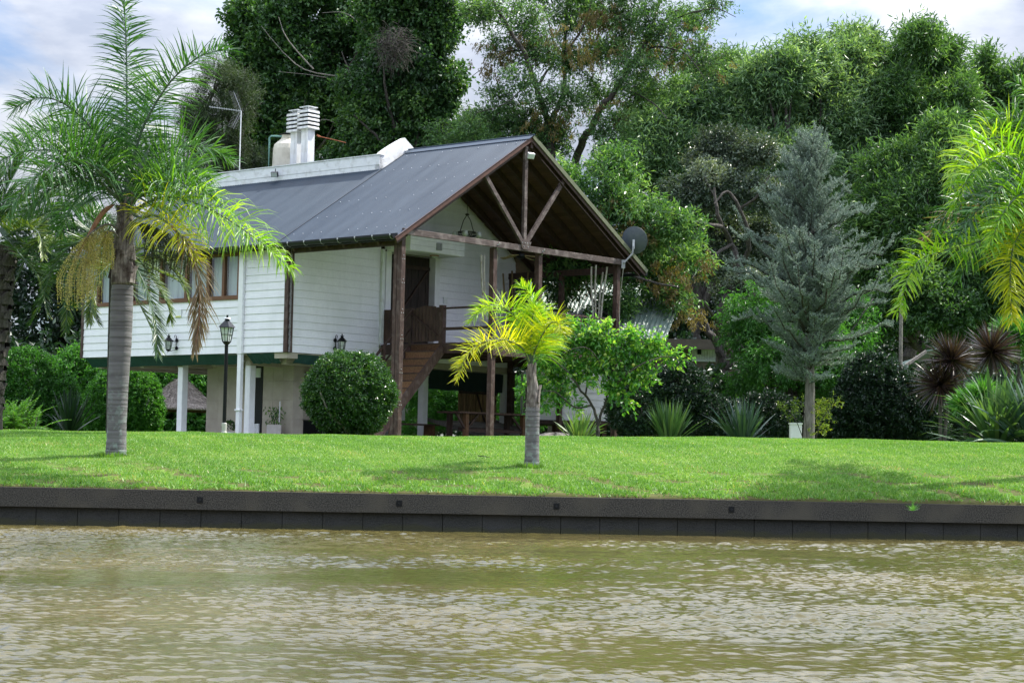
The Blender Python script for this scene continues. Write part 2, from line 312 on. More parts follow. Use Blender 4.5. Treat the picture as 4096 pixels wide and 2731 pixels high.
def spline(pts, n):
    pts = np.asarray(pts, float); m = len(pts)
    P = np.vstack([2*pts[0]-pts[1], pts, 2*pts[-1]-pts[-2]]); out = []
    for t in np.linspace(0, m-1-1e-6, n):
        i = int(t); u = t-i; a, b, c, d = P[i:i+4]
        out.append(.5*((2*b)+(-a+c)*u+(2*a-5*b+4*c-d)*u*u+(-a+3*b-3*c+d)*u**3))
    return np.array(out)
# ================================================================ SETTING
def wallY(x): return 33.9+.12*x
CX = [-30, -11, -6.7, -2.9, 1.9, 6.2, 11, 30]; CZ = [.36, .37, .41, .42, .50, .56, .55, .5]
def lump(x, y, s=1.): return np.sin(x*1.7*s+y*.9*s)*.5+np.sin(x*.63*s-y*2.1*s+1.3)*.35+np.sin(x*3.9*s+1.1*y*s+.4)*.25+np.sin(-x*2.3*s+4.7*y*s)*.2
def hgt(x, y):
    x = np.asarray(x, float); y = np.asarray(y, float); zc = np.interp(x, CX, CZ); t = (y-wallY(x))/np.maximum(43-wallY(x), 4)
    a = -.66+(zc+.66)*np.sin(np.clip(t, 0, 1)*math.pi/2)**.92
    b = zc-(zc-.44)*np.clip((t-1)/.35, 0, 1)
    return np.where(t < 1, a, b)+.018*lump(x, y)*np.clip(t*2, 0, 1)+.030*lump(x, y*1.6, 3)*np.clip(1-t*2.2, 0, 1)*np.clip(t*30, 0, 1)
xs = np.concatenate([np.linspace(-260, -16, 14), np.linspace(-15, 15, 151), np.linspace(16, 260, 14)])
qs = np.concatenate([np.linspace(0, 16, 120), np.linspace(17, 45, 12), np.linspace(60, 700, 14)])
qs = np.concatenate([[0], qs+.012]); X, Q = np.meshgrid(xs, qs); Y = wallY(X)+.22+Q; Z = hgt(X, Y); Z[0] = -1.1
m, n, l, b = nmat('lawn_ground'); setp(b, Roughness=.95); b.inputs['Specular IOR Level'].default_value = .1
t = n.new('ShaderNodeTexCoord'); n1_ = n.new('ShaderNodeTexNoise'); n1_.inputs['Scale'].default_value = .7; n1_.inputs['Detail'].default_value = 6; l.new(t.outputs['Object'], n1_.inputs['Vector'])
rp = n.new('ShaderNodeValToRGB'); e = rp.color_ramp.elements; e[0].position = .35; e[1].position = .68; e[0].color = (.07, .16, .024, 1); e[1].color = (.14, .22, .045, 1); l.new(n1_.outputs[0], rp.inputs[0])
n2_ = n.new('ShaderNodeTexNoise'); n2_.inputs['Scale'].default_value = 26; n2_.inputs['Detail'].default_value = 8; l.new(t.outputs['Object'], n2_.inputs['Vector'])
mm = n.new('ShaderNodeMixRGB'); mm.blend_type = 'MULTIPLY'; mm.inputs[0].default_value = .8; l.new(rp.outputs[0], mm.inputs[1])
r2_ = n.new('ShaderNodeValToRGB'); r2_.color_ramp.elements[0].position = .35; r2_.color_ramp.elements[1].position = .6; r2_.color_ramp.elements[0].color = (.45, .35, .3, 1); l.new(n2_.outputs[0], r2_.inputs[0]); l.new(r2_.outputs[0], mm.inputs[2])
at_ = n.new('ShaderNodeAttribute'); at_.attribute_name = 'tint'; m3 = n.new('ShaderNodeMixRGB'); l.new(at_.outputs['Fac'], m3.inputs[0]); l.new(mm.outputs[0], m3.inputs[1]); m3.inputs[2].default_value = (.075, .075, .028, 1)
l.new(m3.outputs[0], b.inputs['Base Color']); M['lawn'] = m
a_, b_ = X.shape; idx = np.arange(a_*b_).reshape(a_, b_)
fc = np.stack([idx[:-1, :-1], idx[:-1, 1:], idx[1:, 1:], idx[1:, :-1]], -1).reshape(-1)
et = np.clip(1-(Y-wallY(X)-.2)/2.8, 0, 1); pt = lump(X*2.3, Y*5)+lump(X*.9+4, Y*2.2, 2.)*.7
tt_ = np.clip((pt-.25)*1.6, 0, 1)*np.clip(et*2.2, 0, 1); tt_[:2] = 1
o = rawmesh('lawn', np.stack([X, Y, Z], -1).reshape(-1, 3), fc, np.full(len(fc)//4, 4), M['lawn'], None, True, tt_[:-1, :-1].ravel()); o['kind'] = 'structure'
# --- grass blades (nobody could count them)
NG = 430000
gx = rng.uniform(-13, 13, NG); gt = rng.uniform(0, 1, NG)**.9; gy = wallY(gx)+.22+gt*(45-wallY(gx)-.3)
gz = hgt(gx, gy)-.006; edge = np.clip(1-(gy-wallY(gx)-.2)/2.6, 0, 1)
bald = (lump(gx*2.3, gy*5)+lump(gx*.9+4, gy*2.2, 2.)*.7 > .42-.1*edge) & (edge > .1) & (rng.uniform(0, 1, NG) < .8)
keep = ~bald; gx, gy, gz, edge = gx[keep], gy[keep], gz[keep], edge[keep]; k = len(gx)
hl = rng.uniform(.022, .048, k)*(1+edge*rng.uniform(0, 1.6, k)); an = rng.uniform(0, 6.283, k); le = rng.uniform(.2, 1.0, k)*hl
wdt = rng.uniform(.005, .010, k)*(1+.6*edge)
B = np.stack([gx, gy, gz], 1); S = np.stack([np.cos(an), np.sin(an), an*0], 1); la = rng.uniform(0, 6.283, k)
tip = B+np.stack([np.cos(la)*le, np.sin(la)*le, hl], 1)
v = np.stack([B-S*wdt[:, None], B+S*wdt[:, None], tip], 1).reshape(-1, 3)
dry = np.clip(lump(gx*.8+2, gy*1.9, 1.)*.8+lump(gx*2.6, gy*3+1)*.5-.55, 0, 1)+1.2*np.exp(-((gx+8.7)/1.1)**2-((gy-38.2-.03*gx)/.25)**2)*(rng.uniform(0, 1, k) < .6)
ti = np.clip(.40+.15*lump(gx*.6, gy*1.1)+.13*lump(gx*4, gy*4)+rng.normal(0, .15, k)-.10*edge, 0, .84)+np.where(rng.uniform(0, 1, k) < .02+.45*np.clip(dry, 0, 1), .5, 0)
ti = np.clip(ti, 0, 1)
gm_ = LM['grass'].node_tree.nodes; rmp_ = [x for x in gm_ if x.type == 'VALTORGB'][0].color_ramp; rmp_.elements[-1].position = .84; e_ = rmp_.elements.new(.93); e_.color = (.42, .36, .17, 1)
if 1:
    ex = []
    for bx, by, rr in ((-7.23, 36.5, .24), (.37, 36.6, .19)):
        k2 = 700; a2 = rng.uniform(0, 6.283, k2); r2_ = rr*rng.uniform(.75, 1.35, k2); x2 = bx+r2_*np.cos(a2); y2 = by+r2_*np.sin(a2); z2 = hgt(x2, y2)-.01; h2 = rng.uniform(.04, .13, k2); w2 = .006
        b2_ = np.stack([x2, y2, z2], 1); s2_ = np.stack([np.cos(a2+1.5), np.sin(a2+1.5), a2*0], 1)*w2; ex.append(np.stack([b2_-s2_, b2_+s2_, b2_+np.stack([np.cos(a2)*h2*.4, np.sin(a2)*h2*.4, h2], 1)], 1).reshape(-1, 3))
    v = np.concatenate([v]+ex); k = len(v)//3; ti = np.concatenate([ti, rng.uniform(.2, .7, k-len(ti))])
o = rawmesh('grass', v, np.arange(3*k), np.full(k, 3), M['grass'] if 0 else LM['grass'], None, False, ti); tag(o, 'short bright green lawn grass covering the river bank', 'grass', kind='stuff')
# --- river
m, n, l, b = nmat('muddy_water'); setp(b, Roughness=.04, IOR=1.33); b.inputs['Base Color'].default_value = (.17, .135, .062, 1); b.inputs['Specular IOR Level'].default_value = .5
t = n.new('ShaderNodeTexCoord'); n1_ = n.new('ShaderNodeTexNoise'); n1_.inputs['Scale'].default_value = .25; n1_.inputs['Detail'].default_value = 3; l.new(t.outputs['Object'], n1_.inputs['Vector'])
rp = n.new('ShaderNodeValToRGB'); rp.color_ramp.elements[0].color = (.062, .056, .016, 1); rp.color_ramp.elements[1].color = (.098, .080, .030, 1); rp.color_ramp.elements[0].position = .35; rp.color_ramp.elements[1].position = .65
l.new(n1_.outputs[0], rp.inputs[0]); l.new(rp.outputs[0], b.inputs['Base Color'])
mp = n.new('ShaderNodeMapping'); mp.inputs['Scale'].default_value = (.6, 1, 1); l.new(t.outputs['Object'], mp.inputs[0])
nb = n.new('ShaderNodeTexNoise'); nb.inputs['Scale'].default_value = 30; nb.inputs['Detail'].default_value = 5; l.new(mp.outputs[0], nb.inputs['Vector'])
bm = n.new('ShaderNodeBump'); bm.inputs['Strength'].default_value = .35; bm.inputs['Distance'].default_value = .008; l.new(nb.outputs[0], bm.inputs['Height']); l.new(bm.outputs[0], b.inputs['Normal'])
M['water'] = m
ss = np.concatenate([-np.geomspace(34, 1.1, 14), np.linspace(-1, 1, 760), np.geomspace(1.1, 34, 14)])
ys = np.concatenate([np.linspace(-80, 8, 14), np.geomspace(9.3, 36.5, 1350)])
S2, Y = np.meshgrid(ss.astype(np.float32), ys.astype(np.float32)); X = S2*np.maximum(.27*Y+.9, 3.4); Z = np.zeros_like(X)
wr = np.random.default_rng(5)
patch = np.clip(.95+.55*np.sin(X*.22+Y*.35+1)*np.sin(Y*.5-X*.11)+.35*np.sin(X*.55-Y*.9)*np.sin(Y*.31+.7)+.25*np.sin(X*1.3+Y*2.2)*np.sin(Y*1.7-X*.6), .22, 2)
for i in range(130):
    wl = .075*(6.5**(wr.uniform(0, 1)**1.25)); th = wr.normal(math.pi/2*1.06, .8); kk = 2*math.pi/wl
    amp = .0026*wl*wr.uniform(.5, 1.35); Z += np.float32(amp)*np.sin(np.float32(kk*math.cos(th))*X+np.float32(kk*math.sin(th))*Y+np.float32(wr.uniform(0, 6.28)))
Z = Z+.35*np.abs(Z)**1.0*np.sign(Z)*(Z > 0)
fade = np.clip((1.02-np.abs(S2))/.04, 0, 1)*np.clip((Y-8.8)/.6, 0, 1)
Z = WATER+Z*patch*fade
Yw = np.where(Y > 8.5, 9+(Y-9)*(np.maximum(wallY(X), 12)+.6-9)/27.5, Y)
a_, b_ = X.shape; idx = np.arange(a_*b_).reshape(a_, b_)
fc = np.stack([idx[:-1, :-1], idx[:-1, 1:], idx[1:, 1:], idx[1:, :-1]], -1).reshape(-1)
o = rawmesh('river', np.stack([X, Yw, Z], -1).reshape(-1, 3), fc, np.full(len(fc)//4, 4), m, None, True); o['kind'] = 'structure'
# --- river wall
M['agg'] = mat('exposed_aggregate_concrete', (.028, .028, .025), (.11, .105, .092), .9, 55, .8, 70, c3=(.085, .08, .065), s3=1.1, lo=.38, hi=.66, spec=0)
M['agg2'] = mat('wet_dark_concrete', (.014, .016, .014), (.038, .039, .034), .75, 45, .7, 60, c3=(.035, .036, .033), s3=2)
wr0 = math.atan(.12)
m_ = M['agg2']; n, l = m_.node_tree.nodes, m_.node_tree.links; b = n['Principled BSDF']; src = b.inputs['Base Color'].links[0].from_socket
t = n.new('ShaderNodeTexCoord'); sp_ = n.new('ShaderNodeSeparateXYZ'); l.new(t.outputs['Object'], sp_.inputs[0]); nz = n.new('ShaderNodeTexNoise'); nz.inputs['Scale'].default_value = 2.5; nz.inputs['Detail'].default_value = 8; l.new(t.outputs['Object'], nz.inputs['Vector'])
ad = n.new('ShaderNodeMath'); ad.operation = 'MULTIPLY_ADD'; ad.inputs[1].default_value = .22; l.new(nz.outputs[0], ad.inputs[0]); l.new(sp_.outputs[2], ad.inputs[2]); mr = n.new('ShaderNodeMapRange'); mr.inputs[1].default_value = -.40; mr.inputs[2].default_value = -.46; l.new(ad.outputs[0], mr.inputs[0])
mm = n.new('ShaderNodeMixRGB'); l.new(mr.outputs[0], mm.inputs[0]); l.new(src, mm.inputs[1]); mm.inputs[2].default_value = (.035, .036, .016, 1); l.new(mm.outputs[0], b.inputs['Base Color'])
wall = thing('river_wall', 'dark concrete retaining wall along the river edge below the lawn', 'retaining wall', (0, 33.9, -.62), wr0)
c = MB(); x0 = -80
jo = [-80, -40, -22]+[-14.2+3.9*i for i in range(8)]+[22, 40, 80]
for i, (a, b2) in enumerate(zip(jo[:-1], jo[1:])):
    z = .004*math.sin(i*2.2)
    c.box(a+.0006, b2-.0006, -.0-.001*(i % 2), .34, -.315+z*.3, 0+z*.3)
c.build('coping', M['agg'], wall, bevel=.0005)
c = MB(); x = -30.
while x < 30:
    c.box(x+.003, x+.667, .10+.006*math.sin(x*7), .2, -1.3, -.31); x += .672
c.box(-80, -30, .1, .2, -1.3, -.31); c.box(30, 80, .1, .2, -1.3, -.31); c.box(-80, 80, .15, .24, -1.3, -.312)
c.build('sheet_panels', M['agg2'], wall, bevel=.004)
for px in (15, 468, 917, 1279, 1690):
    p = at(px, 1140+px*.017, 33.7); u = (p[0])/math.cos(wr0)
    q = MB(); zc = -.155
    q.box(u-.05, u+.05, -.012, -.002, zc-.05, zc+.05); q.lathe([(.022, 0), (.022, .001)], (u, -.014, zc), 8)
    r = MB(); r.tube([(u, -.035, zc), (u, -.01, zc)], [.018, .018], 6)
    po = q.build('bolt_plate', M['black'], wall); r.build('bolt', M['gut'], po)
# tuft growing out of the coping
def tuft(name, label, cat, base, n, ln, wd, mt, spread=.6, tcol=.6, par=None, seg=4, droop=.5, up=1., base_r=.03, group=None, mesh_par=None, stiff=0, tvar=.18, wprof=None):
    """arching strap leaves: every leaf a bent strip"""
    V = []; Tn = []; Fc = []; Fs = []; off = 0
    for i in range(n):
        a = rng.uniform(0, 6.283); s = abs(rng.normal(0, spread)); s = min(s, 1.45)
        d = np.array([math.cos(a)*math.sin(s), math.sin(a)*math.sin(s), math.cos(s)*up]); L0 = ln*rng.uniform(.6, 1.1)
        p = np.array(base, float)+np.array([math.cos(a), math.sin(a), 0])*base_r*rng.uniform(0, 1); side = np.array([-math.sin(a), math.cos(a), 0]); side = side+rng.normal(0, .35, 3); side /= np.linalg.norm(side)
        w0 = wd*rng.uniform(.7, 1.2); dr = droop*rng.uniform(.1, 1.3)*(1 if stiff == 0 else .3)
        for j in range(seg+1):
            f = j/seg; ww = w0*(.75+.5*f if f < .35 else 1*(1-((f-.35)/.65)**2.2))*.5+.0008
            V += [p-side*ww, p+side*ww]
            d = d+np.array([0, 0, -dr*(.25+f)*2/seg]); d /= np.linalg.norm(d); p = p+d*L0/seg
        for j in range(seg): q = off+2*j; Fc += [q, q+1, q+3, q+2]; Fs.append(4); Tn.append(0)
        tt = np.clip(rng.normal(tcol, tvar), 0, 1); Tn[-seg:] = [tt]*seg; off += 2*(seg+1)
    if par is None and mesh_par is None: par = thing(name, label, cat, base, 0, group); mesh_par = par
    rawmesh('leaves' if mesh_par is par else name, np.array(V), Fc, Fs, mt, mesh_par, False, Tn, True)
    return par or mesh_par
b0 = at(2097, 1172, 33.95)
tuft('grass_tuft', 'small green grass tuft sprouting from the dark river wall', 'grass tuft', b0, 26, .15, .012, LM['fresh'], .9, .8)
stk = MB(); p = at(1105, 1070, 37.3); p[2] = hgt(p[0], p[1])+.03; stk.tube([p+np.array([-.07, 0, .02]), p+np.array([.03, 0, .015]), p+np.array([.16, 0, -.01])], [.009, .008, .005], 5)
tag(stk.build('fallen_stick', M['bark']), 'short dark stick lying on the lawn left of the small palm', 'stick')
# ================================================================ HOUSE
H = thing('stilt_house', 'white clapboard stilt house with blue-grey sheet roof and open timber gable porch', 'house', O3, HROT)
def HB(x, mt, name, par=H, **k): return x.build(name, M[mt] if isinstance(mt, str) else mt, par, **k)
UW = -4.1; VR = 9.12; FL = 2.69; S_ = .6245; RZ = 8.68; RV = 4.84
def roofz(v): return RZ-S_*abs(v-RV)
G0 = .44
# --- walls: lapped boards
def holes(lo, hi, hs):
    iv = [(lo, hi)]
    for a, b in hs:
        nv = []
        for p, q in iv:
            if b <= p or a >= q: nv.append((p, q)); continue
            if a > p: nv.append((p, a))
            if b < q: nv.append((b, q))
        iv = nv
    return iv
BP = .2075
fac = MB(); z = FL; i = 0
wins = [(-9.36, -6.0, 4.15, 5.42), (-12.19, -9.8, 4.15, 5.42)]
while z < 5.56:
    z1 = min(z+BP, 5.6); hs = [(a, b) for a, b, c, d in wins if z < d-.02 and z1 > c+.02]+[(-5.97, -5.77)]
    for a, b in holes(-12.75, -4.02, hs):
        zz0 = z+.006
        fac.prism([(-.022, zz0), (-.004, z1+.004), (.05, z1+.004), (.05, zz0)], 0, a, b, rng.uniform(0, 1))
    z = z1; i += 1
HB(fac, 'white', 'side_wall')
fr = MB(); z = FL
while z < RZ-.2:
    z1 = z+BP
    def ends(zz_): return max(0., RV-(RZ-.07-zz_)/S_), min(VR, RV+(RZ-.07-zz_)/S_)
    (lo, hi), (lo1, hi1) = ends(z), ends(min(z1, RZ-.1))
    hs = [(3.42, 5.8)] if z < 5.6 and z1 > 3.0 else []
    for a, b in holes(lo, hi, hs):
        a1 = lo1 if a == lo else a; b1 = hi1 if b == hi else b; z1_ = min(z1, RZ-.1)+.004
        fr.add([(UW+.022, a, z+.006), (UW+.004, a1, z1_), (UW-.05, a1, z1_), (UW-.05, a, z+.006), (UW+.022, b, z+.006), (UW+.004, b1, z1_), (UW-.05, b1, z1_), (UW-.05, b, z+.006)],
            [(0, 1, 2, 3), (7, 6, 5, 4), (0, 4, 5, 1), (1, 5, 6, 2), (2, 6, 7, 3), (3, 7, 4, 0)], rng.uniform(0, 1))
    z = z1
HB(fr, 'white', 'gable_wall')
core = MB()   # inner shell so that the house is closed
core.prism([(.06, FL), (VR, FL), (VR, 5.8), (6.0, 7.7), (3.8, 7.7), (.06, 5.5)], 0, -12.7, -12.6); core.box(-12.6, UW-.06, VR-.1, VR, FL, 5.9); core.box(-12.6, -4.2, .9, .95, FL, 5.55)
core.box(UW-.30, UW-.27, 3.4, 5.85, 3.0, 5.7)
HB(core, 'whitep', 'inner_wall')
fl = MB(); fl.box(-12.7, UW-.02, .06, VR-.05, FL-.03, FL-.004); fl.box(-12.6, UW-.36, .36, VR-.05, FL-.16, FL-.031)
for u in (-12.4, -10.5, -8.86, -7.4, -6, -4.6): fl.box(u-.09, u+.09, .36, VR-.1, FL-.30, FL-.165)
HB(fl, 'beige', 'floor_slab')
# corner boards, skirting edge
q = MB(); q.box(-4.19, -4.02, -.05, .03, FL-.003, 5.5); q.box(-4.02, UW+.05, -.05, .12, FL-.003, 5.5); HB(q, 'brown', 'corner_board')
q = MB(); q.box(-12.86, -12.75, -.04, .06, FL-.01, 5.5); HB(q, 'brown', 'corner_board')
q = MB(); q.box(-5.96, -5.78, -.10, .04, FL-.02, 5.45); q.box(-5.94, -5.80, -.085, .02, G0-.02, FL-.022); q.box(-5.97, -5.77, -.11, .03, 1.15, 1.19); HB(q, 'whitep', 'downpipe_casing', bevel=.006)
# door recess: jambs, soffit box, door
for bx_ in ((UW-.26, UW+.035, 5.6, 5.80), (UW-.26, UW+.03, 3.62, 3.83), (UW-.26, UW-.001, 3.4, 3.617)): q = MB(); q.box(*bx_, 3.05, 5.68); HB(q, 'whitep', 'door_jamb', bevel=.006)
q = MB(); zb = 5.68
for k in range(3): q.box(UW+.024, -3.17+.002*k, 3.62, 5.83, zb+k*.15, zb+k*.15+.146)
q.box(UW+.03, -3.2, 3.64, 5.8, zb-.012, zb+.05); HB(q, 'whitep', 'door_canopy', bevel=.004)
q = MB(); q.box(UW+.024, -3.35, 3.55, 3.62, 5.72, 5.80); q.box(UW+.024, UW+.10, 3.40, 3.50, 3.1, 5.72); HB(q, 'trimw', 'trim_moulding')
q = MB(); q.box(-3.17, -3.13, 4.66, 4.86, 5.76, 5.96); q.box(-3.135, -3.12, 4.69, 4.75, 5.78, 5.94); q.box(-3.135, -3.12, 4.77, 4.83, 5.78, 5.94); HB(q, 'zinc', 'vent_grille')
d = MB()
for k in range(12): a = 3.84+k*.147; d.box(UW-.24, UW-.20+.004*(k % 2), a+.003, a+.144, 3.08, 5.66, rng.uniform(0, 1))
dd = HB(d, mat('shade_darkened_door_boards', (.012, .008, .007), (.032, .02, .017), .7, 7, .4, 40, (2, 2, .4), tint=.25), 'door'); q = MB(); q.box(UW-.2, UW-.15, 3.86, 5.58, 3.35, 3.45); q.box(UW-.2, UW-.15, 3.86, 5.58, 5.3, 5.4); q.beam((UW-.18, 3.9, 3.45), (UW-.18, 5.5, 5.3), .03, .09, (1, 0, 0)); q.build('brace', M['brownd'], dd)  # dark interior of the doorway is put into the door board colour
q = MB(); q.tube([(UW-.12, 5.2, 4.05), (UW-.12, 5.2, 4.2)], .015, 6); q.build('handle', M['black'], dd)
q = MB(); q.box(UW+.02, UW+.05, 5.96, 6.12, 4.40, 4.58); q.box(UW+.05, UW+.06, 5.98, 6.10, 4.43, 4.5); HB(q, 'trimw', 'outlet_box')
# --- windows in the long wall
def window(u0, u1, z0, z1, mull, par=H):
    f = MB(); w_ = .085
    f.box(u0, u1, -.045, .10, z0, z0+w_*1.3); f.box(u0, u1, -.04, .10, z1-w_, z1); f.box(u0, u0+w_, -.038, .10, z0+w_*1.3, z1-w_); f.box(u1-w_, u1, -.038, .10, z0+w_*1.3, z1-w_)
    for a in mull: f.box(a-.05, a+.05, -.02, .09, z0+w_*1.3, z1-w_)
    F_ = HB(f, 'winw', 'window', par)
    g = MB(); g.add([(u0+w_, .03, z0+w_), (u1-w_, .03, z0+w_), (u1-w_, .03, z1-w_), (u0+w_, .03, z1-w_)], [(0, 1, 2, 3)]); g.build('pane', M['glass'], F_)
    cb = MB(); xs_ = np.linspace(u0+w_, u1-w_, 220); yy = .17+.022*np.sin(xs_*38)+.012*np.sin(xs_*61+1)
    for a, b in zip([u0+w_]+[x+.02 for x in mull], [x-.02 for x in mull]+[u1-w_]):
        s_ = (xs_ >= a+.01) & (xs_ <= b-.02); cb.grid(np.stack([np.stack([xs_[s_], yy[s_], np.full(s_.sum(), zz_)], -1) for zz_ in (z0+.05, z1-.04)]))
    cb.build('curtain', M['curtain'], F_, smooth=True)
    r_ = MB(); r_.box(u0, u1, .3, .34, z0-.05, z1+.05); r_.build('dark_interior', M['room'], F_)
window(-9.36, -6.0, 4.15, 5.42, (-8.25, -7.32, -6.68)); window(-12.19, -9.8, 4.15, 5.42, (-11.2, -10.6))
# --- roof
def corr(u0, u1, v0, v1, dz=0., per=.076, amp=.016, side=1):
    n_ = int((u1-u0)/per*8)+1; us = np.linspace(u0, u1, n_); wv = amp*np.sin((us-u0)/per*2*math.pi)
    rows = []
    for v_ in np.linspace(v0, v1, 5): rows.append(np.stack([us, np.full(n_, v_), roofz(v_)+dz+wv], -1))
    P = np.array(rows); return P if side > 0 else P[::-1]
g = MB(); g.grid(corr(-4.42, .16, -.36, RV)); roofN = HB(g, 'roof', 'roof_sheets', smooth=True)
g = MB(); g.grid(corr(-13.4, -4.40, -.36, 3.9, -.03)); HB(g, 'roof2', 'roof_sheets', smooth=True)
g = MB(); g.grid(corr(-13.4, .16, RV, 9.98, 0, side=-1)); HB(g, 'roof', 'roof_sheets', smooth=True)
q = MB(); q.beam((-4.42, -.36, roofz(-.36)+.012), (-4.42, RV, RZ+.012), .03, .03); HB(q, 'gut', 'roof_seam')
q = MB(); a_ = .22
for s_ in (-1, 1): q.add([(-4.5, RV, RZ+.03), (.18, RV, RZ+.03), (.18, RV+s_*a_, RZ+.03-a_*S_), (-4.5, RV+s_*a_, RZ+.03-a_*S_)], [(0, 1, 2, 3) if s_ < 0 else (3, 2, 1, 0)])
q.tube([(-4.5, RV, RZ+.03), (.18, RV, RZ+.03)], .022, 8); HB(q, 'roof', 'ridge_cap')
# screws with washers on the near slope
sc_ = MB()
for r_ in range(6):
    v_ = .25+r_*.84
    for k in range(13):
        u_ = -4.2+k*.34+rng.uniform(-.02, .02)
        if rng.uniform() < .75: sc_.lathe([(.013, .010), (.008, .022)], (u_, v_, roofz(v_)), 6)
HB(sc_, 'galv', 'roof_screws')
# ceiling boards under both slopes + rafters
def slopeboards(m_, u0, u1, v0, v1, off, th, wd_, side):
    nb_ = int(abs(v1-v0)/wd_); vs = np.linspace(v0, v1, nb_+1)
    for a, b in zip(vs[:-1], vs[1:]):
        e_ = (b-a)*.03; za_, zb_ = roofz(a+e_)-off, roofz(b-e_)-off
        v = [(u, y, z_+t_) for t_ in (0, th) for u, y, z_ in ((u0, a+e_, za_), (u1, a+e_, za_), (u1, b-e_, zb_), (u0, b-e_, zb_))]
        m_.add(v, [(3, 2, 1, 0), (4, 5, 6, 7), (0, 1, 5, 4), (1, 2, 6, 5), (2, 3, 7, 6), (3, 0, 4, 7)], rng.uniform(0, 1))
c = MB(); slopeboards(c, UW-.1, .10, -.2, RV, .055, .02, .13, 1); slopeboards(c, -12.9, .10, RV, 9.9, .055, .02, .13, 1); slopeboards(c, -13.2, UW-.12, -.3, 3.8, .085, .02, .13, 1)
HB(c, 'ceil', 'ceiling_boards')
for u in np.arange(-3.75, .2, .62):
    for a, b in ((-.2, RV), (9.85, RV)):
        q = MB(); q.beam((u, a, roofz(a)-.15), (u, b, roofz(b)-.15), .075, .17); HB(q, 'brownd', 'rafter')
q = MB(); q.beam((-4.0, RV, RZ-.22), (.1, RV, RZ-.22), .09, .22); HB(q, 'brownd', 'ridge_beam')
# gable boards
q = MB(); q.beam((.12, -.33, roofz(-.33)-.06), (.12, RV, RZ-.06), .03, .11); HB(q, mat('red_brown_barge_board', (.06, .025, .018), (.10, .045, .032), .6, 8), 'barge_board')
q = MB(); q.beam((.12, 9.95, roofz(9.95)-.09), (.12, RV, RZ-.09), .035, .18); rb = HB(q, 'brownd', 'barge_board')
q = MB(); q.beam((.155, 9.98, roofz(9.98)-.015), (.155, RV-.02, RZ-.015), .035, .115); q.build('metal_trim', M['olive'], rb)
q = MB(); q.beam((.10, 9.7, roofz(9.7)-.34), (.10, RV+.4, RZ-.25-.34), .03, .025) ; HB(q, 'brownd', 'edge_batten')
# gutter with brackets (left eave), right eave gutter
def halfpipe(m_, u0, u1, vc, zc, r_, n_=9):
    an_ = np.linspace(math.pi, 2*math.pi, n_); P = [[(u, vc+r_*math.cos(a)*s_, zc+r_*math.sin(a)*s_) for a in an_] for u in (u0, u1) for s_ in (1,)]
    m_.grid(P); P2 = [[(u, vc+(r_-.006)*math.cos(a), zc+(r_-.006)*math.sin(a)) for a in an_[::-1]] for u in (u0, u1)]; m_.grid(P2)
    for u in (u0, u1): m_.add([(u, vc+r_*math.cos(a), zc+r_*math.sin(a)) for a in an_], [tuple(range(n_))])
g = MB()
for a, b in ((-13.4, -10.4), (-10.41, -7.4), (-7.41, -4.4), (-4.41, -1.4), (-1.41, .1)): halfpipe(g, a, b, -.36, 5.50+.004*math.sin(a), .085)
g.box(-13.4, .1, -.27, -.245, 5.38, 5.56)
gt_ = HB(g, 'gut', 'gutter'); q = MB()
for u in np.arange(-13, .1, .62): q.tube([(u, -.36+.093*math.cos(a), 5.5+.093*math.sin(a)) for a in np.linspace(math.pi, 2*math.pi, 8)], .006, 4); q.box(u-.012, u+.012, -.46, -.44, 5.49, 5.53)
q.build('gutter_bracket', M['galv'], gt_)
g = MB(); halfpipe(g, -13.3, .12, 9.98, 5.42, .08); HB(g, 'gut', 'gutter')
# --- porch frame
def post(u, v, w_=.15, z1=5.56, name='post'):
    q = MB(); h = w_/2; q.box(u-h, u+h, v-h, v+h, G0-.03, z1)
    return HB(q, 'brown', name, bevel=.006)
pn = post(-.075, .085, .145, 5.60); q = MB()
q.box(-.28, -.17, .02, .15, G0-.03, 5.56); q.box(-.17, -.148, .03, .14, .9, 1.3)
for z in (1.9, 3.2, 4.3, 5.0): q.box(-.17, -.148, .03, .14, z, z+.3)
q.build('doubled_post', M['brown'], pn)
q = MB()
for z in (1.3, 2.1, 2.95, 3.6, 4.35, 4.95):
    for dv, dz in ((.04, 0), (.11, 0), (.075, .09)): q.tube([(-.004, dv+.01, z+dz), (.012, dv+.01, z+dz)], .011, 6)
q.build('bolt_heads', M['galv'], pn)
for v in (3.57, 5.42, 8.87):
    pk = post(-.08, v, .15); q = MB()
    if v < 8: q.tube([(-.0, v-.03, 5.62), (.095, v-.03, 5.62)], .014, 6); q.tube([(0, v+.04, 5.52), (.095, v+.04, 5.68)], .012, 6); q.build('bolt_heads', M['galv'], pk)
for u in (-2.1, -4.0): post(u, 8.87, .13, 5.45)
q = MB(); q.box(.0, .075, .0, 8.98, 5.555, 5.715); HB(q, 'beamw', 'tie_beam', bevel=.008)
q = MB(); q.box(-4.05, -.0, .02, .15, 5.30, 5.45); HB(q, 'brownd', 'eave_beam'); q = MB(); q.box(-12.5, -.0, 8.8, 8.95, 5.32, 5.5); HB(q, 'brownd', 'eave_beam')
q = MB(); q.beam((.03, 4.66, 5.72), (.03, 4.66, RZ-.3), .09, .12, (0, 1, 0)); HB(q, 'beamw', 'king_post', bevel=.005)
for a in (3.02, 6.28):
    q = MB(); sg = -1 if a < 4 else 1; q.beam((.035, 4.66+sg*.09, 5.80), (.035, a, roofz(a)-.12), .08, .12, (0, 1, 0)); HB(q, 'beamw', 'diagonal_brace', bevel=.005)
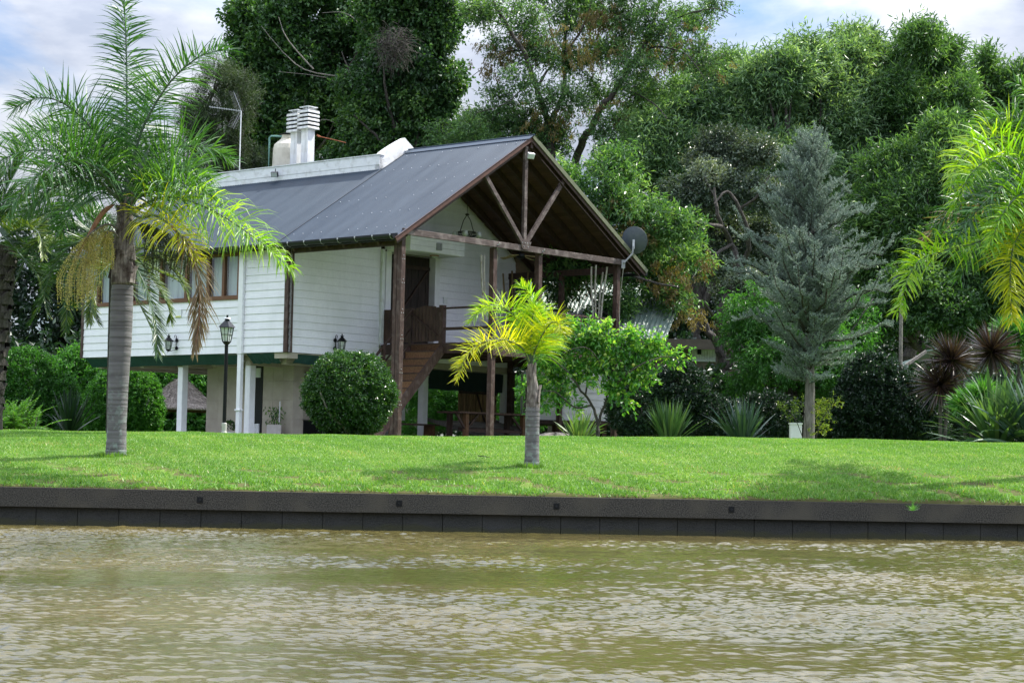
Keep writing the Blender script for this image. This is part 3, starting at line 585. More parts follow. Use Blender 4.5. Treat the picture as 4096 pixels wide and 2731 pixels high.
q = MB(); q.prism([(4.44, 5.83), (4.90, 5.83), (4.80, 5.60), (4.54, 5.60)], 0, .076, .10); gp = HB(q, 'beamw', 'gusset_plate'); q = MB()
for v, z in ((4.52, 5.78), (4.62, 5.78), (4.72, 5.78), (4.82, 5.78), (4.58, 5.68), (4.76, 5.68)): q.tube([(.10, v, z), (.115, v, z)], .012, 6)
q.build('bolt_heads', M['galv'], gp)
# --- deck
dk = MB()
for k in range(41): a = UW+.02+k*.1005; dk.box(a, a+.094, 3.5, 8.98, 3.04, 3.08, rng.uniform(0, 1))
dk.box(-9.5, UW, VR+.01, 10.0, 3.04, 3.08)
HB(dk, 'brownd', 'deck_boards')
q = MB(); q.box(-.03, .03, 3.5, 9.0, 2.72, 3.07); q.box(UW+.05, -.035, 3.47, 3.53, 2.80, 3.07); q.box(-4.1, -.04, 8.9, 8.98, 2.72, 3.03)
for v in (4.6, 5.8, 7, 8): q.box(UW, -.035, v-.05, v+.05, 2.80, 3.03)
HB(q, 'brownd', 'deck_beam')
q = MB(); q.box(-.045, .045, 3.64, 8.80, 3.97, 4.02); q.box(-.02, .02, 3.64, 5.35, 3.42, 3.49); HB(q, 'brown', 'railing')
q = MB()
for v in (4.5, 7.15): q.box(-.035, .035, v-.035, v+.035, 3.09, 3.97)
q.box(-.015, .015, 5.5, 8.8, 3.42, 3.47); HB(q, 'brownd', 'railing_post')
q = MB(); q.box(-1.79, -.16, 3.53, 3.60, 3.99, 4.04); q.box(-1.79, -.16, 3.545, 3.585, 3.42, 3.50); HB(q, 'brownd', 'railing')
q = MB(); q.box(-4.0, -.12, 8.84, 8.92, 3.97, 4.02); q.box(-4.0, -.12, 8.86, 8.90, 3.5, 3.55)
for u in (-1.2, -2.9): q.box(u-.035, u+.035, 8.84, 8.91, 3.09, 3.97)
HB(q, 'brown', 'railing')
q = MB(); q.box(-1.93, -1.79, 3.50, 3.64, 2.9, 4.10); HB(q, 'brown', 'gate_post'); q = MB(); q.box(-3.05, -2.95, 3.5, 3.62, 2.9, 4.06); HB(q, 'brownd', 'gate_post')
g = MB()
for k in range(8):
    a = -2.93+k*.124; zt = 4.0+.10*math.sin((k+.5)/8*math.pi*.9); g.box(a+.006, a+.112, 3.52, 3.545, 3.13, zt, rng.uniform(0, 1))
G_ = HB(g, 'brownd', 'gate'); q = MB(); q.box(-2.93, -1.95, 3.545, 3.575, 3.28, 3.36); q.box(-2.93, -1.95, 3.545, 3.575, 3.84, 3.92); q.beam((-2.9, 3.50, 3.88), (-1.98, 3.50, 3.3), .03, .08, (0, 1, 0)); q.build('brace', M['brownd'], G_)
q = MB()
for k in range(8): a = -4.02+k*.12; q.box(a+.003, a+.117, 3.52, 3.55, 3.12, 4.04, rng.uniform(0, 1))
HB(q, 'brownd', 'balustrade_panel')
# --- stairs
s0, s1 = (-1.75, -2.95); vt, vb = 3.5, .98
for u in (s0, s1): q = MB(); q.beam((u, vt-.02, 2.93), (u, vb-.1, 2.93-(vt-vb+.08)*1.0), .05, .26); HB(q, 'brown', 'stair_stringer')
tr = MB(); ri = MB(); nstep = 12
for k in range(nstep):
    zt = 2.87-k*.208; v1 = vt-k*.21
    tr.box(s1+.03, s0-.03, v1-.25, v1, zt-.035, zt, rng.uniform(0, 1)); ri.box(s1+.04, s0-.04, v1-.03, v1-.012, zt-.035+.036, zt+.172, rng.uniform(0, 1))
HB(tr, 'brownd', 'stair_treads'); HB(ri, 'stain', 'stair_risers')
hr = MB(); hr.beam((s1, 3.5, 3.98), (s1, .95, 1.5), .06, .05); hr.beam((s1, 3.5, 3.52), (s1, .95, 1.02), .04, .04); HB(hr, 'brownd', 'handrail')
q = MB(); q.box(s1-.045, s1+.045, 2.4, 2.49, 1.7, 2.95); q.box(s1-.045, s1+.045, 1.0, 1.09, .4, 1.6); HB(q, 'brownd', 'handrail_post')
# --- parapet, flat roof
pr = MB(); pr.box(-13.3, -4.66, 3.85, 4.0, 7.92, 8.17); pr.box(-13.3, -4.66, 3.842, 4.0, 8.175, 8.45); pr.box(-13.33, -4.64, 3.82, 4.03, 8.45, 8.475)
pp = HB(pr, 'trimw', 'parapet')
cr_ = MB(); vv = np.linspace(3.85, RV+.02, 9); top = [8.45+(9.05-8.45)*((v-3.85)/(RV-3.85))**.85 for v in vv]; botm = [roofz(v)-.25 for v in vv]
poly = [(v, z) for v, z in zip(vv, botm)]+[(v, z) for v, z in zip(vv[::-1], top[::-1])]
cr_.prism(poly, 0, -4.84, -4.66); poly = [(RV+.021, RZ-.3), (RV+1.0, roofz(RV+1.0)-.3), (RV+1.0, 8.42), (RV+.021, 9.05)]; cr_.prism(poly, 0, -4.84, -4.66)
HB(cr_, 'trimw', 'gable_parapet')
q = MB(); q.box(-13.2, -4.86, 4.0, 5.8, 7.9, 8.05); HB(q, 'concrete', 'flat_roof')
# flues
def flue(u, v, zt, name='chimney'):
    T = thing(name, '', 'chimney', hw(u, v, 8.05), HROT)
    def B_(x, mt, nm, **k): return x.build(nm, M[mt], T, world=True, **k)
    def box(m_, a, z0, z1, b=None):
        b = b or a; P = [hw(u+i*s, v+j*s, z) for z, s in ((z0, a), (z1, b)) for i, j in ((-1, -1), (1, -1), (1, 1), (-1, 1))]
        m_.add(P, [(3, 2, 1, 0), (4, 5, 6, 7), (0, 1, 5, 4), (1, 2, 6, 5), (2, 3, 7, 6), (3, 0, 4, 7)])
    q = MB(); box(q, .145, 8.05, zt-.62); B_(q, 'chim', 'shaft', bevel=.008)
    q = MB(); box(q, .19, zt-.62, zt-.08); B_(q, 'black', 'gap_shade_core')  # core painted black and widened so its colour gives the shade between louvres
    q = MB()
    for k in range(5): box(q, .240, zt-.66+k*.122, zt-.66+k*.122+.046); box(q, .240, zt-.66+k*.122+.0462, zt-.66+k*.122+.070, .222)
    box(q, .235, zt-.66+4*.122+.083, zt-.66+4*.122+.115, .13); B_(q, 'chim', 'louvre_cap')
    q = MB(); box(q, .20, zt, zt+.022)
    for i, j in ((-1, -1), (1, -1), (1, 1), (-1, 1)): q.beam(hw(u+i*.1, v+j*.1, zt-.08), hw(u+i*.1, v+j*.1, zt), .03, .03)
    B_(q, 'chim', 'top_slab'); return T
c1 = flue(-9.50, 5.62, 10.52); c1['label'] = 'taller right-hand white louvred flue above the roof parapet'
c2 = flue(-10.02, 5.66, 10.47); c2['label'] = 'white louvred flue just left of its twin, beside the water tank'
for c_ in (c1, c2): c_['group'] = 'white flues on the roof'
T = thing('water_tank', 'cream plastic water tank behind the white flues on the roof', 'water tank', hw(-11.15, 6.3, 8.12))
q = MB(); q.lathe([(.47, 0), (.47, .02), (.44, 1.35), (.40, 1.50), (.2, 1.68), (.2, 1.82)], hw(-11.15, 6.3, 8.12), 28); q.build('tank_body', M['tank'], T, smooth=False, world=True)
q = MB(); q.lathe([(.23, 1.80), (.24, 1.84), (.1, 1.87)], hw(-11.15, 6.3, 8.12), 20); q.build('lid', M['black'], T, world=True)
q = MB(); p = hw(-11.15, 6.3, .07); q.tube([p+np.array(a) for a in ((-.55, -.1, 8.1), (-.55, -.1, 9.75), (-.5, -.1, 9.8), (-.1, -.1, 9.8))], .03, 8)
tag(q.build('overflow_pipe', M['pvc'], T, world=True))
q = MB(); p = hw(-9.1, 5.75, 9.62); q.tube([p, p+np.array([.42, -.1, -.1]), p+np.array([.80, -.2, -.2])], [.014, .013, .013], 6); q.tube([p+np.array([-.1, .1, .05]), p+np.array([.0, .0, .0])], .03, 6)
tag(q.build('drain_pipe', M['rust']), 'thin rusty pipe sticking out right of the white flues', 'pipe')
# antenna
A = thing('tv_antenna', 'rooftop television antenna with grid reflector on a thin white mast', 'antenna', hw(-12.1, 5.2, 8.05))
b0 = hw(-12.1, 5.2, 8.0); tp = b0+np.array([0, 0, 2.62]); q = MB(); q.tube([b0, tp], .017, 8); q.build('mast', M['trimw'], A, world=True)
ax = np.array([-.985, -.05, .10]); ax /= np.linalg.norm(ax); q = MB(); q.beam(tp, tp+ax*1.0, .016, .016); pe = np.cross(ax, (0, 0, 1)); pe /= np.linalg.norm(pe)
for k in range(13): c_ = tp+ax*(.08+k*.074); q.beam(c_-pe*.09, c_+pe*.09, .01, .01); q.beam(c_-np.array([0, 0, .035]), c_+np.array([0, 0, .035]), .008, .008)
q.build('boom', M['galv'], A, world=True)
q = MB()
for s_ in (1, -1):
    for k in range(12):
        c_ = tp+np.array([0, 0, s_*(.05+k*.045)])+ax*(.02+.018*k); q.beam(c_-pe*.25+np.array([-.17, 0, 0]), c_+pe*.25+np.array([.08, 0, 0]), .0028, .0028)
    for k in (-1, 1): q.beam(tp+pe*.2*k, tp+pe*.2*k+np.array([0, 0, s_*.56])+ax*.24, .006, .006)
q.build('grid_reflector', M['galv'], A, world=True)
# floodlights
def flood(name, label, pos, dirv, body='gut'):
    T = thing(name, label, 'floodlight', pos); dirv = np.array(dirv, float); dirv /= np.linalg.norm(dirv)
    q = MB(); q.beam(pos, pos+dirv*.09, .20, .15); q.build('housing', M[body], T, world=True)
    q = MB(); q.beam(pos+dirv*.091, pos+dirv*.10, .17, .12); q.build('lens', M['frost'], T, world=True)
    q = MB(); q.tube([pos, pos+np.array([0, 0, .14])-dirv*.03], .014, 6); q.build('bracket', M['black'], T, world=True)
flood('floodlight', 'small floodlight hanging under the gable peak of the porch', hw(.08, 4.78, 8.16), (.5, -.75, -.5), 'trimw')
flood('floodlight', 'black floodlight clipped to the white roof parapet', hw(-8.83, 3.72, 8.22), (-.2, -.9, -.5))
# satellite dish
T = thing('satellite_dish', 'round grey satellite dish on an arm at the right eave of the porch', 'satellite dish', hw(.1, 8.9, 5.5), HROT)
c_ = hw(.25, 9.22, 6.27); nrm = np.array([.30, .75, .42]); nrm = np.array([-.15, -.80, .35]); nrm = nrm/np.linalg.norm(nrm)
nrm = np.array([.25, .9, .30]); nrm /= np.linalg.norm(nrm)   # faces away from the river: the back is seen
sa = np.cross(nrm, (0, 0, 1)); sa /= np.linalg.norm(sa); sb = np.cross(sa, nrm)
rr = np.linspace(0, .36, 7); an = np.linspace(0, 2*math.pi, 33)
q = MB(); q.grid([[c_+sa*r_*math.cos(a)+sb*r_*1.08*math.sin(a)+nrm*(r_*r_*.55) for a in an] for r_ in rr]); q.grid([[c_+sa*r_*math.cos(a)+sb*r_*1.08*math.sin(a)+nrm*(r_*r_*.55-.012) for a in an] for r_ in rr[::-1]])
q.tube([c_+sa*.362*math.cos(a)+sb*.362*1.08*math.sin(a)+nrm*.066 for a in an], .009, 6, cap=False); q.build('reflector', M['dish'], T, smooth=True, world=True)
q = MB(); q.beam(c_-nrm*.07+np.array([0, 0, .04]), c_-nrm*.07-np.array([0, 0, .22]), .06, .05, (0, 1, 0)); q.build('bracket', M['galv'], T, world=True)
q = MB(); e_ = hw(.10, 8.93, 5.58); q.tube([c_-nrm*.1-np.array([0, 0, .15]), c_-nrm*.12-np.array([0.02, 0, .35]), e_+np.array([.02, -.05, .04]), e_], .026, 8); q.beam(e_-np.array([0, 0, .12]), e_+np.array([0, 0, .12]), .10, .08, (0, 1, 0)); q.build('support_arm', M['zinc'], T, world=True)
q = MB(); q.tube([e_-np.array([0, .1, .1]), hw(.02, 8.9, 4.5), hw(.01, 8.9, 1.2)], .009, 5); q.build('cable', M['bamboo'], T, world=True)
# ================================================================ UNDER THE HOUSE
q = MB(); q.box(-13.2, -.2, .2, 9.6, G0-.1, G0+.035); o = HB(q, 'concrete', 'patio_floor', None); o.location = O3; o.rotation_euler = (0, 0, HROT); o['kind'] = 'structure'
def col(u, v, w_, z0=G0-.02, z1=FL-.165, mt='whitep', name='stilt', chf=True):
    q = MB(); h = w_/2; q.box(u-h, u+h, v-h, v+h, z0, z1); return HB(q, mt, name, bevel=.012)
for u, v in ((-8.86, .5), (-6.05, .5), (-8.86, 8.6), (-12.2, 8.6), (-4.32, 5.48), (-4.32, 9.0), (-12.2, 4.5)):
    col(u, v, .205)
q = MB(); q.box(-4.42, -4.12, 5.5, 9.12, 2.52, 2.70); q.box(-12.7, -4.5, .42, .68, 2.52, 2.53); HB(q, 'beige', 'lintel_beam')
# tiled room under the house
bz = MB()
def tiles(m_, p0, p1, nrm, z0, z1, tw=.45):
    p0 = np.array(p0, float); p1 = np.array(p1, float); d_ = p1-p0; Ln = np.linalg.norm(d_); d_ /= Ln; n_ = max(1, int(round(Ln/tw))); nz = 4; nr = np.array(nrm, float)
    for i in range(n_):
        for j in range(nz):
            a = p0+d_*(Ln/n_*i+.003); b = p0+d_*(Ln/n_*(i+1)-.003); za = z0+(z1-z0)/nz*j+.003; zb_ = z0+(z1-z0)/nz*(j+1)-.003
            P = [(a[0], a[1], za), (b[0], b[1], za), (b[0], b[1], zb_), (a[0], a[1], zb_)]; Q_ = [(x-nr[0]*.03, y-nr[1]*.03, z_) for x, y, z_ in P]
            m_.add(P+Q_, [(0, 1, 2, 3), (7, 6, 5, 4), (0, 4, 5, 1), (1, 5, 6, 2), (2, 6, 7, 3), (3, 7, 4, 0)], rng.uniform(0, 1))
tiles(bz, (-9.0, 1.5), (-7.04, 1.5), (0, -1), G0, 2.53); tiles(bz, (-6.64, 1.5), (-5.42, 1.5), (0, -1), G0, 2.53); tiles(bz, (-5.42, 1.5), (-5.42, 1.9), (1, 0), G0, 2.53)
tiles(bz, (-5.9, 1.9), (-5.9, 5.3), (1, 0), .98, 2.53); bz.box(-8.97, -5.45, 1.54, 1.6, G0, 2.53); bz.box(-6.0, -5.95, 1.9, 5.3, G0, 2.53); bz.box(-9.0, -8.9, 1.6, 5.3, G0, 2.53); bz.box(-9, -5.95, 5.3, 5.4, G0, 2.53)
HB(bz, 'beige', 'storeroom_wall')
q = MB(); q.box(-7.03, -6.65, 1.50, 1.53, G0, 2.5); d_ = HB(q, 'black', 'storeroom_door'); 
for z in (.58, 2.12):
    q = MB(); q.box(-7.0, -6.74, 1.475, 1.50, z, z+.26)
    for k in range(6): q.box(-6.99, -6.75, 1.462, 1.475, z+.02+k*.04, z+.04+k*.04)
    q.build('louvre_vent', M['trimw'], d_)
q = MB(); q.box(-5.885, -5.84, 2.35, 3.6, 1.25, 2.28); w_ = HB(q, 'zinc', 'storeroom_window'); q = MB(); q.box(-5.838, -5.83, 2.42, 3.53, 1.32, 2.21); q.build('pane', M['canvasd'], w_)
q = MB(); q.box(-5.95, -5.86, 1.95, 5.2, G0, .96); HB(q, 'black', 'opening_shade_block')  # solid black block painted as the shade inside a low opening
q = MB(); q.box(-7.28, -7.2, 1.46, 1.5, 1.75, 1.92); HB(q, 'trimw', 'switch_box')
# rolled canvas awnings under the floor edge
def valance(u0, u1, v0, v1, zt, zb_, mt='canvas', axis='u'):
    m_ = MB(); n_ = 40; rows = []
    for k, f in enumerate((0, .35, .7, 1)):
        row = []
        for i in range(n_+1):
            a = u0+(u1-u0)*i/n_; wv = .012*math.sin(i*1.3+k)*f+.01*math.sin(i*.37)
            c = v0+(v1-v0)*f+wv; z = zt+(zb_-zt)*f+.01*math.sin(i*.5)*f
            row.append((a, c, z) if axis == 'u' else (c, a, z))
        rows.append(row)
    m_.grid(rows); return HB(m_, mt, 'canvas_awning')
valance(-12.7, -6.12, .03, .30, FL-.003, 2.42); valance(-5.72, -4.62, .03, .30, FL-.003, 2.42); valance(.45, 3.0, UW-.02, UW-.25, FL-.003, 2.42, axis='v')
valance(-12.5, -9.4, 8.55, 8.6, 2.55, 2.05, 'canvasd'); valance(-8.5, -6.2, 8.6, 8.6, 2.55, 2.25, 'canvasd'); valance(5.7, 8.9, -4.3, -4.32, 2.5, 1.95, 'canvasd', 'v')
q = MB(); q.box(-4.60, UW, .03, .4, 2.535, FL-.005); HB(q, 'beige', 'corner_soffit')
# slatted gate and ramp at the back of the porch undercroft
g = MB()
for k in range(16): a = 7.42+k*.106; g.box(-4.75, -4.72, a+.01, a+.085, .9, 2.25+(.28 if k > 12 else 0), rng.uniform(0, 1))
gs = HB(g, mat('weathered_slats', (.16, .10, .045), (.32, .22, .11), .7, 5, .4, 40, (3, 3, .4), tint=.35), 'slatted_gate'); q = MB()
q.box(-4.72, -4.69, 7.42, 9.1, 1.90, 1.97); q.beam((-4.70, 8.2, 1.9), (-4.70, 8.6, 1.0), .03, .06, (1, 0, 0)); q.beam((-4.70, 9.05, 1.75), (-4.70, 8.6, 1.0), .03, .06, (1, 0, 0)); q.build('brace', M['brownd'], gs)
q = MB()
for k in range(24):
    f = k/24; u = -1.6-2.9*f; z = G0+.03+.62*f
    q.beam((u, 5.9, z), (u, 8.9, z), .11, .03, t=rng.uniform(0, 1))
for v in (5.85, 8.95): q.beam((-1.5, v, G0), (-4.6, v, 1.12), .05, .10)
HB(q, mat('grey_ramp_boards', (.13, .12, .11), (.24, .225, .21), .8, 6, .4, 40, (4, .3, 4), tint=.25), 'plank_ramp')
q = MB(); q.box(-7.2, -6.9, 6.9, 7.25, G0, 2.52); HB(q, 'whitep', 'stilt'); q = MB(); q.box(-7.1, -7.05, 6.6, 6.9, 1.1, 2.5); q.box(-7.1, -7.05, 7.25, 7.6, 1.1, 2.5); HB(q, 'white', 'rear_screen')
q = MB(); q.box(-4.32, -4.2, 9.2, 9.32, G0, 2.6); HB(q, 'brown', 'post'); q = MB(); q.tube([(-4.0, 9.42, G0), (-4.0, 9.42, 2.6)], .035, 8); HB(q, 'whitep', 'drain_pipe')
# table and benches
T = thing('picnic_table', 'long dark stained wooden table with braced legs under the deck', 'table', hw(-2.3, 5.9, G0+.03), HROT)
def TB(m_, nm, mt='brownd', t_=T): return m_.build(nm, M[mt], t_, world=False)
m_ = MB()
for k in range(6): m_.box(-.42+k*.142, -.42+k*.142+.136, -1.55, 1.65, .76, .81, rng.uniform(0, 1))
TB(m_, 'tabletop')
for v in (-1.15, 1.25):
    for u in (-.3, .3): m_ = MB(); m_.box(u-.06, u+.06, v-.06, v+.06, 0, .76); TB(m_, 'leg', 'stain' if u > 0 else 'brownd')
    m_ = MB(); sg = 1 if v < 0 else -1; m_.beam((.3, v, .3), (.3, v+sg*.5, .74), .05, .06); m_.beam((.3, v, .3), (.3, v-sg*.38, .74), .05, .06); TB(m_, 'brace')
m_ = MB(); m_.box(-.03, .03, -1.1, 1.2, .30, .38); m_.box(.27, .33, -1.09, 1.19, .26, .34); TB(m_, 'stretcher')
T2 = thing('bench', 'low wooden bench at the left end of the dark table under the deck', 'bench', hw(-3.5, 4.2, G0+.03), HROT)
m_ = MB()
for k in range(3): m_.box(-.2+k*.14, -.2+k*.14+.13, -.9, .9, .42, .46, rng.uniform(0, 1))
m_.build('seat', M['brownd'], T2)
for v in (-.7, .7): m_ = MB(); m_.box(-.17, .17, v-.05, v+.05, 0, .42); m_.build('leg', M['stain'], T2)
T3 = thing('side_table', 'rough wooden workbench standing right of the porch behind the small palm', 'workbench', hw(-3.2, 10.4, G0), HROT)
m_ = MB(); m_.box(-.4, .4, -.9, 1.1, .72, .78); m_.build('worktop', M['brownd'], T3)
for u, v in ((-.33, -.8), (.33, -.8), (.33, 1.0), (-.33, 1.0)): m_ = MB(); m_.box(u-.05, u+.05, v-.05, v+.05, 0, .72); m_.build('leg', M['stain'], T3)
# --- lanterns
def lantern(T, c, r, h, n=4, rot=0., roof='black', frame='black'):
    "tapered glazed lantern hanging/standing with its floor at c"
    def ring(rad, z): return [c+np.array([rad*math.cos(rot+2*math.pi*k/n), rad*math.sin(rot+2*math.pi*k/n), z]) for k in range(n)]
    rb, rt = r*.52, r*.86
    f = MB(); lo_, hi_ = ring(rb, 0), ring(rt, h*.56)
    for k in range(n):
        j = (k+1) % n; f.beam(lo_[k], hi_[k], r*.09, r*.09); f.beam(hi_[k], hi_[j], r*.08, r*.08); f.beam(lo_[k], lo_[j], r*.09, r*.09)
        m0, m1 = (lo_[k]+hi_[k])/2, (lo_[j]+hi_[j])/2; f.beam(m0, m1, r*.04, r*.04); f.beam((lo_[k]+lo_[j])/2, (hi_[k]+hi_[j])/2, r*.045, r*.045)
    P = ring(rb*1.04, .0)+ring(rb*.62, -h*.10); f.add(P, [tuple((k, (k+1) % n, n+(k+1) % n, n+k)) for k in range(n)]+[tuple(range(n, 2*n))])
    f.build('frame', M[frame], T, world=True)
    g = MB(); a, b = ring(rb*.93, .01), ring(rt*.93, h*.55); g.add(a+b, [(k, (k+1) % n, n+(k+1) % n, n+k) for k in range(n)]); g.build('panes', M['frost'], T, world=True)
    q = MB(); a, b = ring(r*1.12, h*.56), ring(r*.34, h*.82); q.add(a+b, [(k, (k+1) % n, n+(k+1) % n, n+k) for k in range(n)]+[tuple(range(n-1, -1, -1)), tuple(range(n, 2*n))]); q.build('roof', M[roof], T, world=True)
    q = MB(); q.lathe([(r*.3, h*.82), (r*.3, h*.90)], c, 10); q.lathe([(r*.13, h*.90), (r*.13, h*1.04)], c, 8); q.build('finial', M[frame], T, world=True)
    q = MB(); q.lathe([(r*.48, h*.895), (r*.36, h*.93)], c, 12); q.build('collar', M['galv' if roof == 'gut' else frame], T, world=True)
p = at(520.5, 785, 46.3); gz_ = G0-.02
T = thing('garden_lamp', 'tall black lamp post with glazed lantern in front of the white wall', 'lamp post', (p[0], p[1], gz_))
lantern(T, np.array([p[0], p[1], p[2]]), .185, .60, 4, R(20), 'gut')
q = MB(); q.lathe([(.052, .28), (.045, .3), (.042, p[2]-gz_-.05)], (p[0], p[1], gz_), 12); q.build('pole', M['black'], T, world=True)
q = MB(); q.lathe([(.075, 0), (.075, .05), (.055, .10), (.062, .27), (.05, .29)], (p[0], p[1], gz_), 12); q.build('base', M['concrete'], T, world=True)
def walllamp(label, wp, nrm, hang):
    T = thing('wall_lantern', label, 'wall lantern', wp, 0, 'black lanterns on the white walls'); c = wp+np.array(nrm)*.22+np.array(hang)
    lantern(T, c, .125, .42, 6, R(10)); q = MB(); nrm = np.array(nrm)
    for z in (.17, -.05):
        d_ = wp+np.array([0, 0, z]); q.tube([d_+nrm*.005, d_+nrm*.03], .052, 14)
    q.tube([wp+nrm*.035+np.array([0, 0, -.09]), wp+nrm*.035+np.array([0, 0, .27])], .012, 6)
    top_ = wp+nrm*.035+np.array([0, 0, .27]); q.tube([top_+nrm*(.035-.035*math.cos(a))+np.array([0, 0, .035*math.sin(a)]) for a in np.linspace(0, 4.2, 9)], .009, 5)
    q.tube([wp+nrm*.035+np.array([0, 0, .13]), c+np.array([0, 0, .24])-nrm*.06], .010, 5); q.tube([wp+nrm*.035+np.array([0, 0, -.09]), c-np.array([0, 0, .045]), c-np.array([0, 0, .08])+nrm*.03], .008, 5)
    q.build('bracket', M['black'], T, world=True)
walllamp('black wall lantern on the long white wall below the windows', hw(-8.53, -.02, 2.93), -dV, dU*(-.10)-np.array([0, 0, .1]))
walllamp('black wall lantern on the white end wall above the round clipped bush', hw(UW+.02, 1.72, 2.93), dU, dV*.06-np.array([0, 0, .1]))
# alarm plaque
q = MB(); q.box(-8.62, -8.37, -.045, -.026, 3.74, 3.95); q2 = MB(); q2.box(-8.61, -8.38, -.052, -.046, 3.745, 3.775)
T = thing('wall_plaque', 'small white plaque with a yellow strip on the long white wall', 'plaque', O3, HROT); q.build('plate', M['trimw'], T); q2.build('strip', mat('yellow_strip', (.6, .6, .1), (.65, .65, .12)), T)
# chandelier
c = hw(-2.0, 4.62, 6.12); T = thing('chandelier', 'black iron chandelier with glass globes hanging in the porch gable', 'chandelier', c)
q = MB(); q.tube([c+np.array([0, 0, .53]), hw(-2.0, 4.62, RZ-.35)], .007, 5)
for s_ in (-1, 1): q.tube([c+np.array([0, 0, .55]), c+np.array([.10*s_, 0, .38]), c+np.array([.19*s_, 0, .06])], .012, 5)
q.lathe([(.05, .53), (.06, .56), (.03, .58)], c, 8); q.build('chain', M['black'], T, world=True)
q = MB()
for z in (-.04, .06): q.tube([c+np.array([.24*math.cos(a), .24*math.sin(a), z]) for a in np.linspace(0, 6.283, 19)], .018, 6, cap=False)
for k in range(12): a = k*math.pi/6; q.beam(c+np.array([.24*math.cos(a), .24*math.sin(a), -.04]), c+np.array([.24*math.cos(a+.3), .24*math.sin(a+.3), .06]), .01, .01)
q.build('ring', M['black'], T, world=True)
gg = mat('dusty_glass_globe', (.28, .30, .26), (.42, .44, .40), .25, 8)
for a in (.15, 1.7, 3.0, 4.6):
    p = c+np.array([.33*math.cos(a), .33*math.sin(a), .0]); q = MB(); q.lathe([(.03, -.09), (.075, -.05), (.085, 0), (.07, .05), (.045, .08)], p, 12); q.build('globe', gg, T, smooth=True, world=True)
# ceiling fan
c = hw(-2.0, 6.9, 5.74); T = thing('ceiling_fan', 'dark ceiling fan with tan blades behind the porch beam', 'fan', c)
q = MB(); q.lathe([(.05, .09), (.13, .05), (.14, -.02), (.10, -.06), (.04, -.08)], c, 16); q.build('motor', M['black'], T, world=True); q = MB(); q.tube([c+np.array([0, 0, .08]), c+np.array([0, 0, 1.4])], .014, 6); q.build('rod', M['black'], T, world=True)
for k in range(4):
    a = -.55+k*math.pi/2; d_ = np.array([math.cos(a), math.sin(a), 0]); s_ = np.array([-math.sin(a), math.cos(a), .22]); q = MB()
    q.add([c+d_*.16-s_*.04, c+d_*.62-s_*.075-np.array([0, 0, .06]), c+d_*.64+s_*.075-np.array([0, 0, .06]), c+d_*.16+s_*.04]+[c+d_*.16-s_*.04+np.array([0, 0, .012]), c+d_*.62-s_*.075-np.array([0, 0, .048]), c+d_*.64+s_*.075-np.array([0, 0, .048]), c+d_*.16+s_*.04+np.array([0, 0, .012])], [(3, 2, 1, 0), (4, 5, 6, 7), (0, 1, 5, 4), (1, 2, 6, 5), (2, 3, 7, 6), (3, 0, 4, 7)])
    q.build('blade', mat('tan_fan_blade', (.3, .23, .1), (.36, .28, .13)) if k == 0 else bpy.data.materials['tan_fan_blade'], T, world=True)
# porch dome light
c = hw(-3.6, 5.05, 5.665); T = thing('dome_light', 'round flush light under the white canopy above the door', 'light', c); q = MB(); q.lathe([(.13, 0), (.13, -.02)], c, 16); q.build('rim', M['rust'], T, world=True); q = MB(); q.lathe([(.11, -.021), (.08, -.07), (.02, -.085)], c, 16); q.build('glass', M['frost'], T, smooth=True, world=True)
# bamboo poles in planters
def poles(label, c, lst, mt, pot=True, ptz=.85, grp='bamboo poles standing in planters'):
    T = thing('bamboo_planter', label, 'planter', c, 0, grp)
    if pot:
        q = MB(); P = [hh for hh in (c+np.array([sx_*s, sy_*s*.8, z]) for z, s in ((0, .17), (.62, .22)) for sx_, sy_ in ((-1, -1), (1, -1), (1, 1), (-1, 1)))]
        q.add(P, [(3, 2, 1, 0), (4, 5, 6, 7), (0, 1, 5, 4), (1, 2, 6, 5), (2, 3, 7, 6), (3, 0, 4, 7)]); q.build('planter_box', M['zinc'], T, world=True)
    for x0_, x1_, zt, y_ in lst:
        p0 = c+np.array([x0_, y_, .3]); p1 = np.array([c[0]+x1_, c[1]+y_*1.5, zt]); q = MB(); n_ = 16; pts = [p0+(p1-p0)*f+np.array([.012*math.sin(f*7+x0_*9), 0, 0]) for f in np.linspace(0, 1, n_)]
        rad = [.028 if k % 2 else .0255 for k in range(n_)]; q.tube(pts, rad, 8); q.build('bamboo_pole', M[mt], T, world=True)
poles('grey planter with four tall pale bamboo poles by the right porch post', hw(-.55, 8.5, 3.30), [(-.05, -.13, 5.5, -.05), (.02, .0, 5.56, .05), (.07, .2, 5.36, .08), (.12, .31, 5.5, -.02)], 'bamboo')
poles('planter with pale bamboo poles beside the first porch post near the door', hw(-.75, 4.15, 3.10), [(-.1, -.2, 5.44, -.03), (-.05, -.13, 5.44, .04), (.06, .16, 5.5, 0), (.08, .21, 5.46, .06)], 'bamboo')
poles('planter with short brown bamboo poles at the rear corner of the porch wall', hw(-3.6, 8.5, 3.10), [(-.1, -.33, 5.44, -.03), (.05, -.08, 5.53, .04), (.2, .40, 5.48, 0), (.15, .62, 5.5, .06)], 'bambood')
